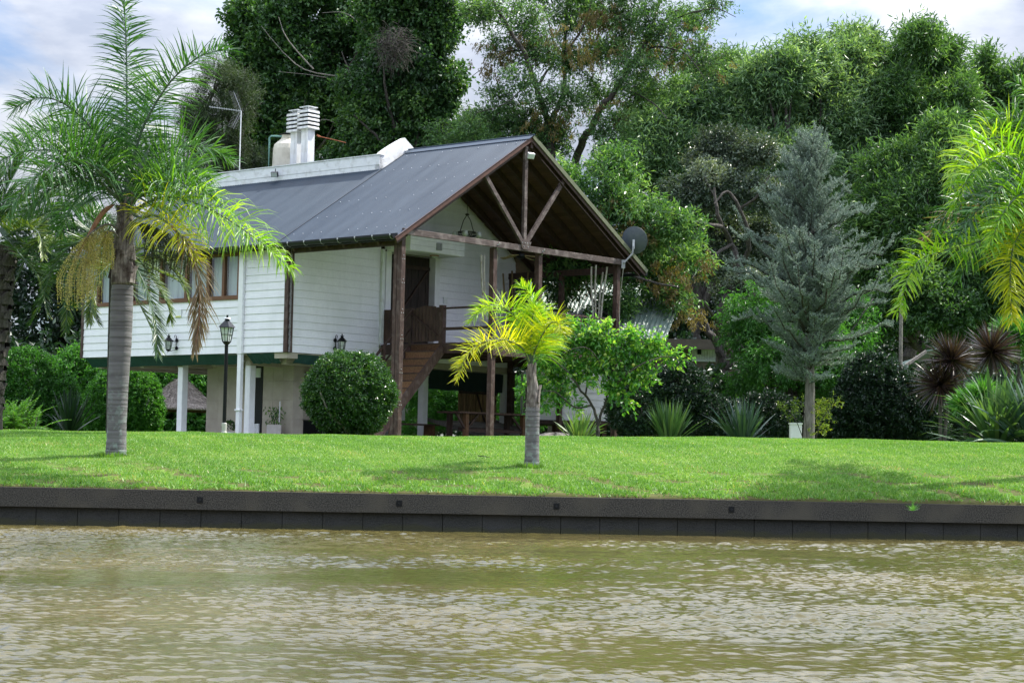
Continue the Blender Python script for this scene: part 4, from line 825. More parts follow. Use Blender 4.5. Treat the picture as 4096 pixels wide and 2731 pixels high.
# pots on the patio
p = hw(-5.8, 1.2, G0+.03); T = thing('potted_plant', 'red-tinged potted plant in a square cement planter with a white stick', 'potted plant', p, 0)
q = MB(); P = [p+np.array([a*.19, b_*.19, z]) for z in (0, .34) for a, b_ in ((-1, -1), (1, -1), (1, 1), (-1, 1))]; q.add(P, [(3, 2, 1, 0), (4, 5, 6, 7), (0, 1, 5, 4), (1, 2, 6, 5), (2, 3, 7, 6), (3, 0, 4, 7)]); q.build('planter_box', M['cement'], T, world=True)
q = MB(); q.tube([p+np.array([.12, 0, .3]), p+np.array([.13, 0, .98])], .014, 6); q.build('stake', M['whitep'], T, world=True)
q = MB()
for a, z in ((-.12, .75), (.03, .82), (-.03, .6), (.12, .55), (.0, .45)): q.tube([p+np.array([0, 0, .3]), p+np.array([a*.6, .02, z*.7]), p+np.array([a, .04, z])], .007, 4)
q.build('stem', M['bark'], T, world=True); n_ = 110; P = p+np.stack([rng.normal(0, .11, n_), rng.normal(0, .09, n_), rng.uniform(.36, .85, n_)], 1); v, ti = leafcloud(P, np.tile([0, 0, -1.], (n_, 1))+rng.normal(0, .4, (n_, 3)), .11, .045, rng.uniform(.2, 1, n_)); leafobj('leaves', v, ti, LM['shrub'], T)
p = hw(-6.85, .5, G0+.03); T = thing('potted_plant', 'small green succulent in a white bowl beside the lamp post', 'potted plant', p, 0)
q = MB(); q.lathe([(.10, 0), (.15, .06), (.14, .12)], p, 14); q.build('pot', M['trimw'], T, world=True); n_ = 160; dd_ = rng.normal(0, 1, (n_, 3)); dd_[:, 2] = abs(dd_[:, 2]); dd_ /= np.linalg.norm(dd_, axis=1)[:, None]; v, ti = leafcloud(p+np.array([0, 0, .18])+dd_*np.array([.15, .15, .2]), dd_, .09, .05, rng.uniform(.3, .9, n_)); leafobj('leaves', v, ti, LM['hedge'], T)
# ================================================================ OTHER BUILDINGS
def siding(m_, x0_, x1_, y_, z0_, z1_, bp=.2):
    z = z0_
    while z < z1_: m_.prism([(y_-.02, z+.005), (y_-.003, z+bp), (y_+.05, z+bp), (y_+.05, z+.005)], 0, x0_, x1_, rng.uniform(0, 1)); z += bp
a, b = at(1238, 900, 58), at(1397, 900, 58)
T = thing('raised_outhouse', 'small raised white clapboard building with pale green sheet roof behind the porch', 'outbuilding', (a[0], 58, .44))
q = MB(); siding(q, -.2, b[0]-a[0], 0, .72, 3.1); q.box(-.2, b[0]-a[0]-.02, .06, 3, .72, 3.2); q.build('wall', M['white'], T)
q = MB(); q.box(-.3, b[0]-a[0]+.1, -.1, 3, .60, .71); q.build('floor_beam', M['brownd'], T)
for x in (-.1, .75, b[0]-a[0]-.15): q = MB(); q.box(x, x+.12, .1, .22, 0, .6); q.build('leg', M['brown'], T)
q = MB(); n_ = 290; xs_ = np.linspace(-.9, 3.6, n_); q.grid([np.stack([xs_+s*.9, np.full(n_, -.6+3.4*s), 3.1+1.9*s+.02*np.sin(xs_*2*math.pi/.13)], -1) for s in (0, .5, 1)]); q.build('roof', M['groof'], T, smooth=True)
T = thing('neighbour_house', 'shaded grey-brown house with white shutters behind the trees', 'house', (at(1480, 900, 70)[0], 70, .4))
q = MB(); q.box(0, 4.3, 0, 4, 0, 3.7); q.build('wall', M['nbrown'], T); q = MB(); q.box(-.3, 4.7, -.5, 4.5, 3.7, 3.85); q.box(-.3, 4.7, -.6, -.5, 3.55, 3.9); q.build('roof', M['nbrown'], T)
def shutter(x0_, x1_, z0_, z1_):
    q = MB(); nb_ = int((x1_-x0_)/.09)
    for k in range(nb_): a_ = x0_+(x1_-x0_)/nb_*k; q.box(a_+.004, a_+(x1_-x0_)/nb_-.004, -.06, -.03, z0_, z1_)
    s_ = q.build('shutter', M['shut'], T); q = MB(); xm = (x0_+x1_)/2
    q.box(x0_, x1_, -.08, -.061, z0_, z0_+.07); q.box(x0_, x1_, -.08, -.061, z1_-.07, z1_); q.box(xm-.03, xm+.03, -.082, -.061, z0_, z1_); q.beam((x0_+.05, -.072, z1_-.05), (xm-.05, -.072, z0_+.05), .03, .05, (0, 1, 0)); q.beam((xm+.05, -.072, z0_+.05), (x1_-.05, -.072, z1_-.05), .03, .05, (0, 1, 0)); q.build('brace', M['shut'], s_)
xo = at(1480, 900, 70)[0]
def lx(px): return at(px, 900, 69.95)[0]-xo
def lz(py, px=1650): return at(px, py, 69.95)[2]-.4
shutter(lx(1587), lx(1665), lz(831), lz(801)); shutter(lx(1705), lx(1738), lz(840), lz(826))
q = MB(); q.box(lx(1600), lx(1609), -.12, -.085, lz(815), lz(802)); q.build('air_vent', M['black'], T)
q = MB(); q.box(lx(1488), lx(1520), -.3, -.05, lz(790), lz(745)); q.build('air_conditioner', M['shut'], T)
# shed on the right
T = thing('garden_shed', 'dark shed with low green sheet roof under the trees at the right', 'shed', (at(2060, 900, 62)[0], 62, .44))
X0 = at(2060, 900, 62)[0]
def R_(px, py, Y): p_ = at(px, py, Y); return (p_[0]-X0, p_[1]-62, p_[2]-.44)
q = MB(); P = [R_(1990, 862, 62), R_(2044, 862, 60.5), R_(2125, 805, 61.5), R_(2200, 790, 66), R_(2060, 835, 66)]; q.add(P+[tuple(np.array(a)+np.array([0, 0, -.03])) for a in P], [(0, 1, 2, 3, 4), (9, 8, 7, 6, 5)]+[(i, (i+1) % 5, 5+(i+1) % 5, 5+i) for i in range(5)]); q.build('roof', M['dgroof'], T)
q = MB(); q.beam(R_(2044, 864, 60.5), R_(2127, 807, 61.5), .05, .09); q.beam(R_(2070, 848, 61.6), R_(2200, 852, 62), .05, .12); q.build('fascia', M['barkg'], T)
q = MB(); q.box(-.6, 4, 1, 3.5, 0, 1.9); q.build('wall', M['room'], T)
p = at(2067, 1000, 56); T = thing('utility_pole', 'plain grey wooden pole below the right palm frond', 'pole', (p[0], 56, .4)); q = MB(); q.lathe([(.06, 0), (.055, 2), (.05, 4.6)], (0, 0, 0), 10); q.build('shaft', M['barkg'], T)
p = at(1827, 1000, 53); T = thing('white_pillar', 'white meter pillar beside the trunk of the blue conifer', 'pillar', (p[0], 53, .4)); q = MB(); q.box(-.15, .15, -.13, .13, 0, .68); q.build('shaft', M['whitep'], T, bevel=.01); q = MB(); q.box(-.17, .17, -.15, .15, .681, .72); q.build('cap', M['whitep'], T)
# thatched parasol
p = at(400, 940, 68); T = thing('thatched_shelter', 'grey thatched shelter seen under the house on the left', 'shelter', (p[0]+.2, 68, .44))
prof = [(1.75, 1.0), (1.72, 1.06), (1.2, 1.22), (.7, 1.5), (.35, 1.85), (.08, 2.1)]; q = MB(); q.lathe(prof, (0, 0, 0), 40); th_ = q.build('thatch', M['thatch'], T)
n_ = 9000; a = rng.uniform(0, 6.283, n_); f = rng.uniform(0, 1, n_)**.6; rr_ = .1+1.65*f; zz_ = np.interp(rr_, [.08, .35, .7, 1.2, 1.72], [2.1, 1.85, 1.5, 1.22, 1.06]); P = np.stack([rr_*np.cos(a), rr_*np.sin(a), zz_+.01], 1); D = np.stack([np.cos(a), np.sin(a), -.45+0*a], 1)
v, ti = leafcloud(P, D, .2, .012, rng.uniform(0, 1, n_), jit=.15); leafobj('straw', v, ti, leafmat('thatch_straw', (.12, .10, .085), (.24, .21, .19), (.42, .38, .34), .05, .9), T, False)
q = MB(); q.lathe([(.1, 0), (.08, 2.0)], (0, 0, 0), 10); q.box(-1.5, 1.5, -.04, .04, .93, 1.0); q.lathe([(.07, 0), (.07, .95)], (-1.3, -.3, 0), 8); q.build('timber_frame', M['stain'], T)
# stump / old log by the citrus tree
p = at(1275, 1000, 49.5); q = MB(); q.grid([[(p[0]+.62*math.cos(a)*s*(1+.12*math.sin(3*a)), p[1]+.4*math.sin(a)*s, .45+.17*(1-s**3)*(1+.35*math.sin(5*a+1))+.02) for a in np.linspace(0, 6.283, 33)] for s in (1.05, 1, .9, .7, .4, .02)])
tag(q.build('tree_stump', M['barkg'], None), 'low grey stump half buried between the small palm and the citrus tree', 'stump')
# ================================================================ VEGETATION
def blob(px, py, rx, ry, Y, dr=None):
    k = Y/F; return (at(px, py, Y), np.array([rx*k, (dr if dr else (rx+ry)/2*.8)*k, ry*k]))
def limb(m_, pts, r0, r1, n=8):
    P = spline(pts, max(6, len(pts)*4)); rad = np.linspace(r0, r1, len(P)); P = P+rng.normal(0, .25, P.shape)*rad[:, None]; m_.tube(P, rad, n); return P
def tree(name, label, cat, base, blobs, leaf, bark='bark', n=2500, per=16, spread=.5, ln=.16, wd=.06, trunk=.3, limbs=None, group=None, tw=.25, twr=.02, autolimb=7, **k):
    T = thing(name, label, cat, base, 0, group); v, ti, C, A = sprays(blobs, n, per, spread, ln, wd, **k)
    leafobj('crown', v, ti, LM[leaf], T)
    m_ = MB(); base = np.array(base, float); pts = []
    cen = np.mean([b_[0] for b_ in blobs], 0); top = max(b_[0][2] for b_ in blobs)
    if limbs is None:
        fork = base+np.array([(cen[0]-base[0])*.25, 0, (top-base[2])*.35]); pts.append(limb(m_, [base-np.array([0, 0, .2]), base*.5+fork*.5+rng.normal(0, .15, 3), fork], trunk*1.2, trunk*.8, 10))
        for b_ in sorted(blobs, key=lambda q: -np.prod(q[1]))[:autolimb]:
            mid = fork*.45+b_[0]*.55+rng.normal(0, .4, 3); pts.append(limb(m_, [fork, mid, b_[0]+np.array([0, 0, b_[1][2]*.5])], trunk*.55, trunk*.1))
            for _ in range(4): e_ = b_[0]+rng.normal(0, .5, 3)*b_[1]; pts.append(limb(m_, [mid, mid*.4+e_*.6+rng.normal(0, .2, 3), e_], trunk*.25, .02, 6))
    else:
        for P, r0, r1 in limbs: pts.append(limb(m_, P, r0, r1))
    m_.build('trunk', M[bark], T, world=True)
    if tw:
        S_p = np.concatenate(pts); sel = rng.choice(len(C), int(len(C)*tw), replace=False); m2 = MB()
        d0 = np.array([np.linalg.norm(S_p-C[i], axis=1).min() for i in sel]); sel = sel[np.argsort(d0)]; buf = np.zeros((len(S_p)+3*len(sel), 3)); buf[:len(S_p)] = S_p; nb_ = len(S_p); lev = np.full(len(buf), 1.)
        for i in sel:
            c_ = C[i]; d_ = np.linalg.norm(buf[:nb_]-c_, axis=1); j = d_.argmin()
            if d_[j] > 2.2: continue
            s_ = buf[j]; mid = (s_+c_)/2+rng.normal(0, .10, 3)*d_[j]+np.array([0, 0, .08*d_[j]]); lv = max(.35, lev[j]*.86); m2.tube([s_, mid, c_, c_+A[i]*spread], [twr*lv, twr*.8*lv, twr*.6*lv, twr*.25*lv], 4, cap=False)
            buf[nb_] = mid; buf[nb_+1] = c_; lev[nb_:nb_+2] = lv; nb_ += 2
        m2.build('twigs', M[bark], T, world=True)
    return T
def gp(px, Y, z=None): p = at(px, 1000, Y); return np.array([p[0], Y, .42 if z is None else z])
# --- big ash over the porch
def ap(px, py, dy=0.): return at(px, py, 66+dy)
AL = [([gp(1272, 66), ap(1270, 620), ap(1268, 400), ap(1264, 330), ap(1256, 273)], 0.231, 0.130),
 ([ap(1256, 273), ap(1240, 225, -.5), ap(1228, 187, -.8), ap(1201, 117, -1.2), ap(1165, 60, -1.5), ap(1130, 0, -2), ap(1100, -70, -2)], 0.110, 0.035),
 ([ap(1262, 290), ap(1280, 245, .6), ap(1295, 207, .8), ap(1296, 117, 1), ap(1303, 23, 1.2), ap(1320, -80, 1.5)], 0.099, 0.040),
 ([ap(1240, 191), ap(1255, 165, 1), ap(1275, 133, 1.5), ap(1262, 60, 2), ap(1240, -10, 2)], 0.050, 0.020),
 ([ap(1300, 120), ap(1340, 60), ap(1360, 0)], 0.044, 0.020),
 ([gp(1305, 67), ap(1315, 500, 1), ap(1324, 360, 1), ap(1357, 297, 0), ap(1381, 250, -.5), ap(1408, 219, -.8), ap(1447, 156, -1), ap(1494, 78, -1), ap(1506, 31, -1), ap(1530, -40, -1)], 0.165, 0.040),
 ([ap(1420, 205), ap(1460, 215, -1), ap(1506, 242, -1.5), ap(1533, 273, -2)], 0.039, 0.015), ([ap(1455, 145), ap(1502, 109, -1), ap(1560, 118, -1.5), ap(1584, 133, -2), ap(1623, 187, -2)], 0.039, 0.013),
 ([ap(1494, 78), ap(1560, 40, -1), ap(1640, 20, -2), ap(1690, 40, -2)], 0.033, 0.010), ([ap(1447, 156), ap(1430, 90, 1), ap(1420, 20, 1)], 0.039, 0.015),
 ([ap(1201, 117), ap(1160, 120, -1), ap(1125, 145, -2), ap(1085, 175, -2)], 0.028, 0.010), ([ap(1228, 187), ap(1200, 205, -1), ap(1165, 235, -2), ap(1130, 250, -2)], 0.028, 0.010),
 ([ap(1165, 60), ap(1110, 40, -1), ap(1070, 20, -2)], 0.028, 0.010)]
AB = [(1120, 20, 80, 40), (1210, 60, 70, 60), (1150, 110, 50, 35), (1240, 130, 50, 40), (1330, 40, 90, 60), (1340, 130, 80, 50), (1420, 70, 70, 70), (1500, 50, 80, 60), (1590, 40, 75, 45), (1650, 20, 45, 30), (1540, 130, 80, 45), (1620, 140, 50, 40),
 (1670, 130, 25, 20), (1440, 160, 70, 45), (1480, 220, 60, 35), (1380, 220, 60, 50), (1300, 230, 60, 50), (1200, 190, 60, 35), (1140, 210, 45, 30), (1180, 270, 70, 50), (1100, 270, 50, 50), (1260, 330, 90, 60), (1390, 300, 60, 50), (1160, 340, 80, 50), (1060, 330, 70, 50), (1450, -30, 150, 40), (1250, -30, 120, 40), (1520, 200, 60, 30)]
T = tree('ash_tree', 'tall spreading ash with dark forked limbs rising behind the porch gable', 'tree', gp(1272, 66), [blob(*b_, 66+rng.uniform(-2, 2)) for b_ in AB], 'ash', n=4000, per=15, sub=(6, .5), spread=.45, ln=.15, wd=.045, limbs=AL, tw=.55, twr=.022, shell=.15, droop=.1, tvar=.2)
SB = [(1480, 120, 70, 60), (1590, 110, 60, 50), (1650, 150, 30, 30), (1340, 100, 90, 60), (1230, 100, 60, 60), (1400, 40, 90, 40), (1260, 270, 90, 50), (1400, 250, 70, 40), (1620, 205, 18, 25), (1140, 130, 60, 50)]
v, ti, C, A = sprays([blob(*b_, 65.5) for b_ in SB], 300, 34, .28, .10, .03, droop=1.1, up=0, shell=.2); leafobj('seed_clusters', v, ti, LM['seed'], T)
# --- lower, lighter ash right of the porch
LB = [(1300, 420, 60, 60), (1370, 440, 75, 60), (1430, 480, 80, 60), (1500, 500, 70, 50), (1560, 520, 65, 45), (1420, 390, 70, 45), (1480, 560, 80, 50), (1560, 600, 60, 40), (1520, 660, 75, 45), (1560, 690, 50, 30), (1450, 650, 60, 45), (1330, 620, 80, 35), (1400, 700, 60, 35), (1500, 730, 60, 30), (1280, 660, 40, 40), (1350, 520, 60, 60)]
LL = [([gp(1205, 62), at(1230, 800, 62), at(1255, 700, 61), at(1310, 655, 60), at(1360, 625, 59), at(1430, 560, 59), at(1490, 500, 59)], .2, .05), ([at(1300, 660, 60), at(1290, 560, 61), at(1330, 450, 61)], .1, .03), ([at(1390, 600, 59), at(1470, 640, 58), at(1560, 660, 58)], .06, .02), ([at(1340, 640, 59.5), at(1370, 700, 58.5), at(1420, 740, 58)], .05, .015), ([at(1470, 520, 59), at(1540, 520, 59), at(1590, 540, 59)], .04, .015)]
T = tree('ash_tree', 'lighter green ash leaning over the right side of the porch', 'tree', gp(1205, 62), [blob(*b_, 59+rng.uniform(-1, 1)) for b_ in LB], 'ashl', n=1650, per=15, sub=(6, .42), spread=.5, ln=.20, wd=.056, limbs=LL, tw=.4, twr=.014, shell=.2, tvar=.2, droop=.1)
v, ti, C, A = sprays([blob(*b_, 58.5) for b_ in [(1540, 640, 60, 60), (1480, 520, 70, 50), (1590, 730, 40, 30), (1330, 640, 60, 40), (1620, 610, 20, 40), (1400, 480, 50, 40)]], 200, 30, .25, .09, .028, droop=1.1, up=0, shell=.2); leafobj('seed_clusters', v, ti, LM['seed'], T)
# --- big dark trees behind the roof
tree('dark_tree', 'massive dark green tree directly behind the roof flues', 'tree', gp(700, 74), [blob(*b_, 74) for b_ in [(640, 60, 120, 90), (590, 130, 80, 80), (730, 150, 130, 110), (620, 230, 100, 90), (560, 190, 50, 60), (720, 280, 130, 110), (620, 330, 110, 80), (820, 60, 120, 100), (760, -30, 160, 70), (800, 250, 90, 90), (560, 40, 45, 50)]], 'dark', n=8200, per=14, sub=(13, .36), spread=.5, ln=.19, wd=.11, trunk=.45, shell=.5, tw=.04, autolimb=5, topbias=.1)
m_ = MB()
for P in ([(770, 175), (700, 160), (650, 120), (600, 60)], [(880, 130), (830, 60), (790, 30), (740, 30)], [(830, 240), (770, 190), (730, 175), (640, 165)], [(860, 310), (800, 300), (750, 275), (700, 290)], [(720, 160), (660, 90), (640, 40)], [(900, 180), (850, 110), (830, 50)]):
    limb(m_, [at(x, y, 71+i*.4) for i, (x, y) in enumerate(P)], .028, .010, 6)
m_.build('bare_branch', M['barkg'], bpy.data.objects['dark_tree'], world=True)
tree('vine_covered_tree', 'dark vine-covered tree between the flues and the porch ridge', 'tree', gp(950, 71), [blob(*b_, 71) for b_ in [(900, 90, 120, 110), (1000, 60, 70, 80), (860, 220, 100, 100), (960, 200, 100, 110), (1030, 200, 50, 60), (900, 320, 120, 80), (1010, 310, 90, 70), (820, 350, 90, 60), (950, -20, 120, 60), (1090, 320, 50, 60), (1050, 380, 60, 60)]], 'dark', n=7000, per=15, sub=(13, .36), spread=.45, ln=.17, wd=.10, trunk=.4, shell=.45, tw=.05, droop=.35, autolimb=5)
q = MB(); c_ = at(905, 105, 66.5)
for i in range(420):
    a = rng.normal(0, 1, 3); a /= np.linalg.norm(a); b_ = rng.normal(0, 1, 3); b_ /= np.linalg.norm(b_); p0 = c_+a*np.array([.6, .4, .7])*rng.uniform(.5, 1); q.tube([p0, p0+b_*.25+rng.normal(0, .06, 3), p0+b_*.5+np.array([0, 0, -.1])], [.008, .007, .005], 3, cap=False)
q.build('twig_tangle', M['bark'], bpy.data.objects['vine_covered_tree'], world=True)
tree('casuarina_tree', 'dull brownish-green casuarina at the left edge of the dark trees', 'tree', gp(520, 68), [blob(*b_, 68) for b_ in [(500, 190, 45, 45), (460, 290, 45, 50), (510, 290, 50, 60), (480, 350, 55, 40), (540, 380, 60, 50), (450, 250, 25, 30), (550, 230, 40, 60), (440, 300, 28, 22), (600, 400, 60, 40)]], 'pine', n=1500, per=42, spread=.45, ln=.17, wd=.014, trunk=.25, shell=.35, up=.5, tw=.15, droop=-.1)
# --- right-hand group
def rt(name, label, px, Y, bl, leaf, n, **k): return tree(name, label, 'tree', gp(px, Y), [blob(*b_, Y+rng.uniform(-1.5, 1.5)) for b_ in bl], leaf, n=n, **k)
WK = dict(sub=(13, .36), per=18, spread=.95, ln=.30, wd=.065, shell=.1, tw=.05, twr=.02, up=.75, droop=.1, tvar=.22, trunk=.3, align=.8, axis=.7)
rt('willow_like_tree', 'pale green feathery tree just right of the sky gap', 1600, 84, [(1640, 190, 70, 45), (1700, 330, 120, 90), (1620, 430, 130, 80), (1560, 260, 70, 50), (1500, 330, 80, 70), (1640, 280, 110, 80), (1560, 380, 100, 80), (1700, 180, 55, 45), (1460, 400, 70, 70), (1740, 250, 70, 70)], 'willow', 5200, **WK)
rt('willow_like_tree', 'broad light green tree crown in the middle of the right-hand row', 1800, 83, [(1800, 180, 70, 45), (1870, 170, 60, 45), (1780, 280, 100, 75), (1900, 260, 80, 90), (1800, 380, 90, 60), (1900, 400, 100, 100), (1830, 470, 150, 80), (1850, 130, 35, 30), (1740, 190, 60, 40)], 'willow', 5200, **WK)
rt('willow_like_tree', 'tree with a wispy rounded top rising left of the two tallest crowns', 1965, 86, [(1965, 110, 40, 34), (1940, 170, 50, 50), (2000, 170, 50, 70), (1960, 260, 80, 90), (2010, 330, 70, 80), (1990, 430, 110, 90), (1930, 130, 26, 20), (2030, 200, 40, 60)], 'willow', 3800, **WK)
rt('willow_like_tree', 'tallest darker feathery tree at the right with a broad crown', 2130, 84, [(2110, 100, 36, 26), (2140, 140, 55, 45), (2095, 160, 40, 50), (2150, 220, 75, 75), (2080, 240, 45, 60), (2200, 260, 40, 70), (2120, 320, 90, 80), (2100, 420, 110, 80)], 'ash', 5200, **WK)
rt('slim_tree', 'slim sparse tree standing against the sky right of the tallest crown', 2265, 88, [(2262, 160, 20, 26), (2262, 210, 30, 40), (2270, 280, 40, 60), (2280, 370, 50, 70), (2245, 330, 35, 60), (2300, 200, 18, 30), (2310, 290, 30, 50)], 'ash', 1600, **{**WK, 'shell': .1, 'tw': .3})
rt('slim_tree', 'sparse tree cut by the right picture edge above the palm', 2345, 88, [(2345, 190, 22, 34), (2335, 260, 34, 50), (2352, 350, 50, 80), (2400, 260, 60, 90)], 'ash', 1500, **{**WK, 'shell': .1, 'tw': .3})
rt('broadleaf_tree', 'light green tree between the blue conifer and the right palm', 2090, 76, [(2080, 420, 90, 70), (2040, 490, 60, 60), (2120, 520, 110, 90), (2060, 600, 80, 80), (2180, 420, 80, 70), (2160, 340, 60, 50), (2000, 540, 40, 60)], 'ash', 5600, **{**WK, 'wd': .06})
rt('broadleaf_tree', 'dark shaded tree low behind the right palm', 2200, 70, [(2200, 600, 140, 110), (2300, 500, 110, 110), (2120, 700, 120, 90), (2280, 720, 120, 110), (2030, 720, 80, 80), (2380, 600, 110, 120)], 'dark', 5200, sub=(13, .36), per=14, spread=.5, ln=.18, wd=.08, shell=.5, tw=.04)
T = rt('holm_oak', 'grey-green gnarled tree with twisting dark limbs left of the blue conifer', 1700, 65, [(1660, 360, 90, 55), (1740, 350, 60, 45), (1620, 440, 90, 70), (1720, 440, 90, 70), (1660, 530, 90, 70), (1600, 520, 60, 60), (1640, 610, 80, 50), (1740, 560, 70, 80), (1700, 680, 70, 60), (1690, 740, 40, 30)], 'holm', 5200, sub=(7, .4), per=14, spread=.35, ln=.11, wd=.06, shell=.4, tw=.12, twr=.02,
 limbs=[([gp(1650, 65), at(1660, 850, 65), at(1650, 740, 64), at(1690, 640, 64), at(1680, 560, 64), at(1650, 500, 63), at(1640, 430, 63)], 0.210, 0.036), ([at(1690, 640, 64), at(1720, 560, 63), at(1700, 480, 62.4), at(1670, 440, 62.3), at(1640, 470, 62)], 0.096, 0.024), ([at(1655, 520, 63), at(1600, 510, 62.3), at(1560, 490, 62)], 0.078, 0.024), ([at(1700, 480, 62.5), at(1740, 450, 62), at(1770, 400, 62)], 0.054, 0.018), ([at(1680, 560, 64), at(1620, 600, 62.5), at(1590, 640, 62)], 0.060, 0.018), ([at(1648, 740, 64), at(1610, 690, 62.5), at(1560, 680, 62)], 0.072, 0.018)])
# trunk pair behind the flax plants
q = MB(); limb(q, [gp(1655, 61), at(1650, 900, 61), at(1665, 840, 61), at(1640, 780, 61), at(1610, 720, 61)], .22, .08, 10); limb(q, [at(1662, 850, 61), at(1690, 800, 61), at(1670, 740, 61)], .16, .08); T = thing('bare_trunk', 'gnarled dark trunk with two limbs behind the flax clumps', 'tree trunk', gp(1655, 61)); q.build('trunk', M['bark'], T, world=True)
# --- bright bushy growth behind the conifer trunk
rt('bushy_sapling', 'bright green bushy growth behind the blue conifer trunk', 1800, 58, [(1760, 720, 90, 60), (1700, 770, 36, 40), (1850, 770, 90, 60), (1940, 740, 60, 70), (1780, 830, 80, 50), (1730, 880, 50, 30), (1900, 850, 70, 50), (1960, 800, 30, 50)], 'fresh', 1500, per=22, spread=.4, ln=.15, wd=.04, shell=.3, tw=.25, twr=.012, droop=.4, trunk=.1)
# --- dense dark growth closing the view
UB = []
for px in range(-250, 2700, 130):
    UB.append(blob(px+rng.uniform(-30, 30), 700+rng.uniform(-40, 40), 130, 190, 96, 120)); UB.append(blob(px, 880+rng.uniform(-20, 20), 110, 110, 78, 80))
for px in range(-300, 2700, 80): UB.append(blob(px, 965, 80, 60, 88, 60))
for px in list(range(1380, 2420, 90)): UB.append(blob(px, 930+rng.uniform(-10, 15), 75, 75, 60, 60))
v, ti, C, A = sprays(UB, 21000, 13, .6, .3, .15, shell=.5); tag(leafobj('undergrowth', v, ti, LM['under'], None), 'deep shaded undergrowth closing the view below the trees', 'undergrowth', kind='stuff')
# --- blue cedar
CY = 51.5; T = thing('blue_cedar', 'blue-grey cedar with a straight trunk standing alone on the lawn edge', 'conifer', gp(1857, CY)); tb = gp(1857, CY); tt = at(1862, 348, CY)
q = MB(); q.tube([tb+(tt-tb)*f+np.array([.03*math.sin(f*9), 0, 0]) for f in np.linspace(-.02, 1, 20)], np.linspace(.155, .02, 20), 12); q.build('trunk', M['barkg'], T, world=True)
P_ = []; D_ = []; br = MB(); Ht = tt[2]-tb[2]
def crad(f): return np.interp(f, [.18, .23, .30, .38, .48, .6, .68, .76, .84, .92, 1], [.7, 1.1, 1.6, 2.0, 2.1, 1.75, 1.6, 1.25, 1.05, .82, .5])
for i in range(215):
    f = .20+.80*rng.uniform(0, 1)**.9; a = rng.uniform(0, 6.283); L0 = crad(f)*rng.uniform(.5, 1.3)*math.sqrt(1+up_*up_*.5)*.9 if 0 else crad(f)*rng.uniform(.5, 1.3); s_ = tb+(tt-tb)*f; up_ = rng.uniform(.05, 1.0)+.9*max(0, (f-.6)/.4)
    d_ = np.array([math.cos(a), math.sin(a), up_]); d_ /= np.linalg.norm(d_); n_ = 9; pts = [s_+d_*L0*g+np.array([0, 0, .18*L0*g*g*rng.uniform(-.5, 1)]) for g in np.linspace(0, 1, n_)]; pts = np.array(pts)+rng.normal(0, .02, (n_, 3)); br.tube(pts, np.linspace(.022, .006, n_)*(L0/1.5+.2), 5, cap=False)
    for g in np.linspace(.15, 1, int(L0*15)+2):
        c_ = s_+d_*L0*g; j = min(n_-1, int(g*(n_-1))); c_ = pts[j]+(pts[min(j+1, n_-1)]-pts[j])*(g*(n_-1)-j)
        for sd in (-1, 1):
            sv = np.cross(d_, (0, 0, 1))*sd+d_*rng.uniform(.5, .9)+np.array([0, 0, rng.uniform(.05, 1.1)]); sv /= np.linalg.norm(sv); tl = (1.05-g*.6)*rng.uniform(.10, .5)*(1 if rng.uniform() < .8 else 1.5)
            for h_ in np.arange(0, tl, .03): P_.append(c_+sv*h_); D_.append(sv)
P_ = np.array(P_); D_ = np.array(D_); k = 5; P_ = np.repeat(P_, k, 0)+rng.normal(0, .006, (len(P_)*k, 3)); D_ = np.repeat(D_, k, 0)*.55+rng.normal(0, .6, (len(P_), 3))+np.array([0, 0, .25])
v, ti = leafcloud(P_, D_, .050, .016, np.clip(rng.normal(.5, .2, len(P_)), 0, 1)); leafobj('needles', v, ti, LM['cedar'], T); br.build('branches', M['bark'], T, world=True)
# --- clipped round bush, citrus tree, hedges
def bush(name, label, cat, base, blobs, leaf, n, **k):
    T = thing(name, label, cat, base); kk = dict(lumpk=.25, per=16, spread=.1, ln=.055, wd=.03, shell=.86, up=.3, axis=1.0); stems = k.pop('stems', None); kk.update(k); v, ti, C, A = sprays(blobs, n, kk.pop('per'), kk.pop('spread'), kk.pop('ln'), kk.pop('wd'), **kk); leafobj('foliage', v, ti, LM[leaf], T)
    m_ = MB()
    for P in (stems or [[base, blobs[0][0]*.6+base*.4, blobs[0][0]]]): limb(m_, P, .045, .015, 7)
    m_.build('stem', M['barkg'], T, world=True); return T
bc = at(803, 905, 46.5); bb = np.array([bc[0], bc[1], G0]); r_ = 96*46.5/F
B_ = [(bc, np.array([r_, r_, r_*.93]))]
T = bush('clipped_bush', 'round clipped glossy bush beside the timber stairs', 'bush', bb, B_, 'shrub', 5200, per=17, spread=.13, ln=.06, wd=.034, lumpk=.35, shell=.78, stems=[[bb, at(770, 960, 46.1), at(730, 930, 45.9)], [bb, at(800, 950, 46.2), at(790, 880, 46)], [bb, at(840, 970, 46.2), at(870, 900, 46)], [bb, at(790, 985, 46), at(755, 945, 45.7), at(735, 900, 45.6)]])
v, ti, C, A = sprays([(bc, np.array([r_, r_, r_*.93])*.7)], 2200, 14, .12, .06, .034, shell=.4); leafobj('inner_foliage', v, ti, LM['hedge'], T)
lb = gp(1372, 46.5, .45)
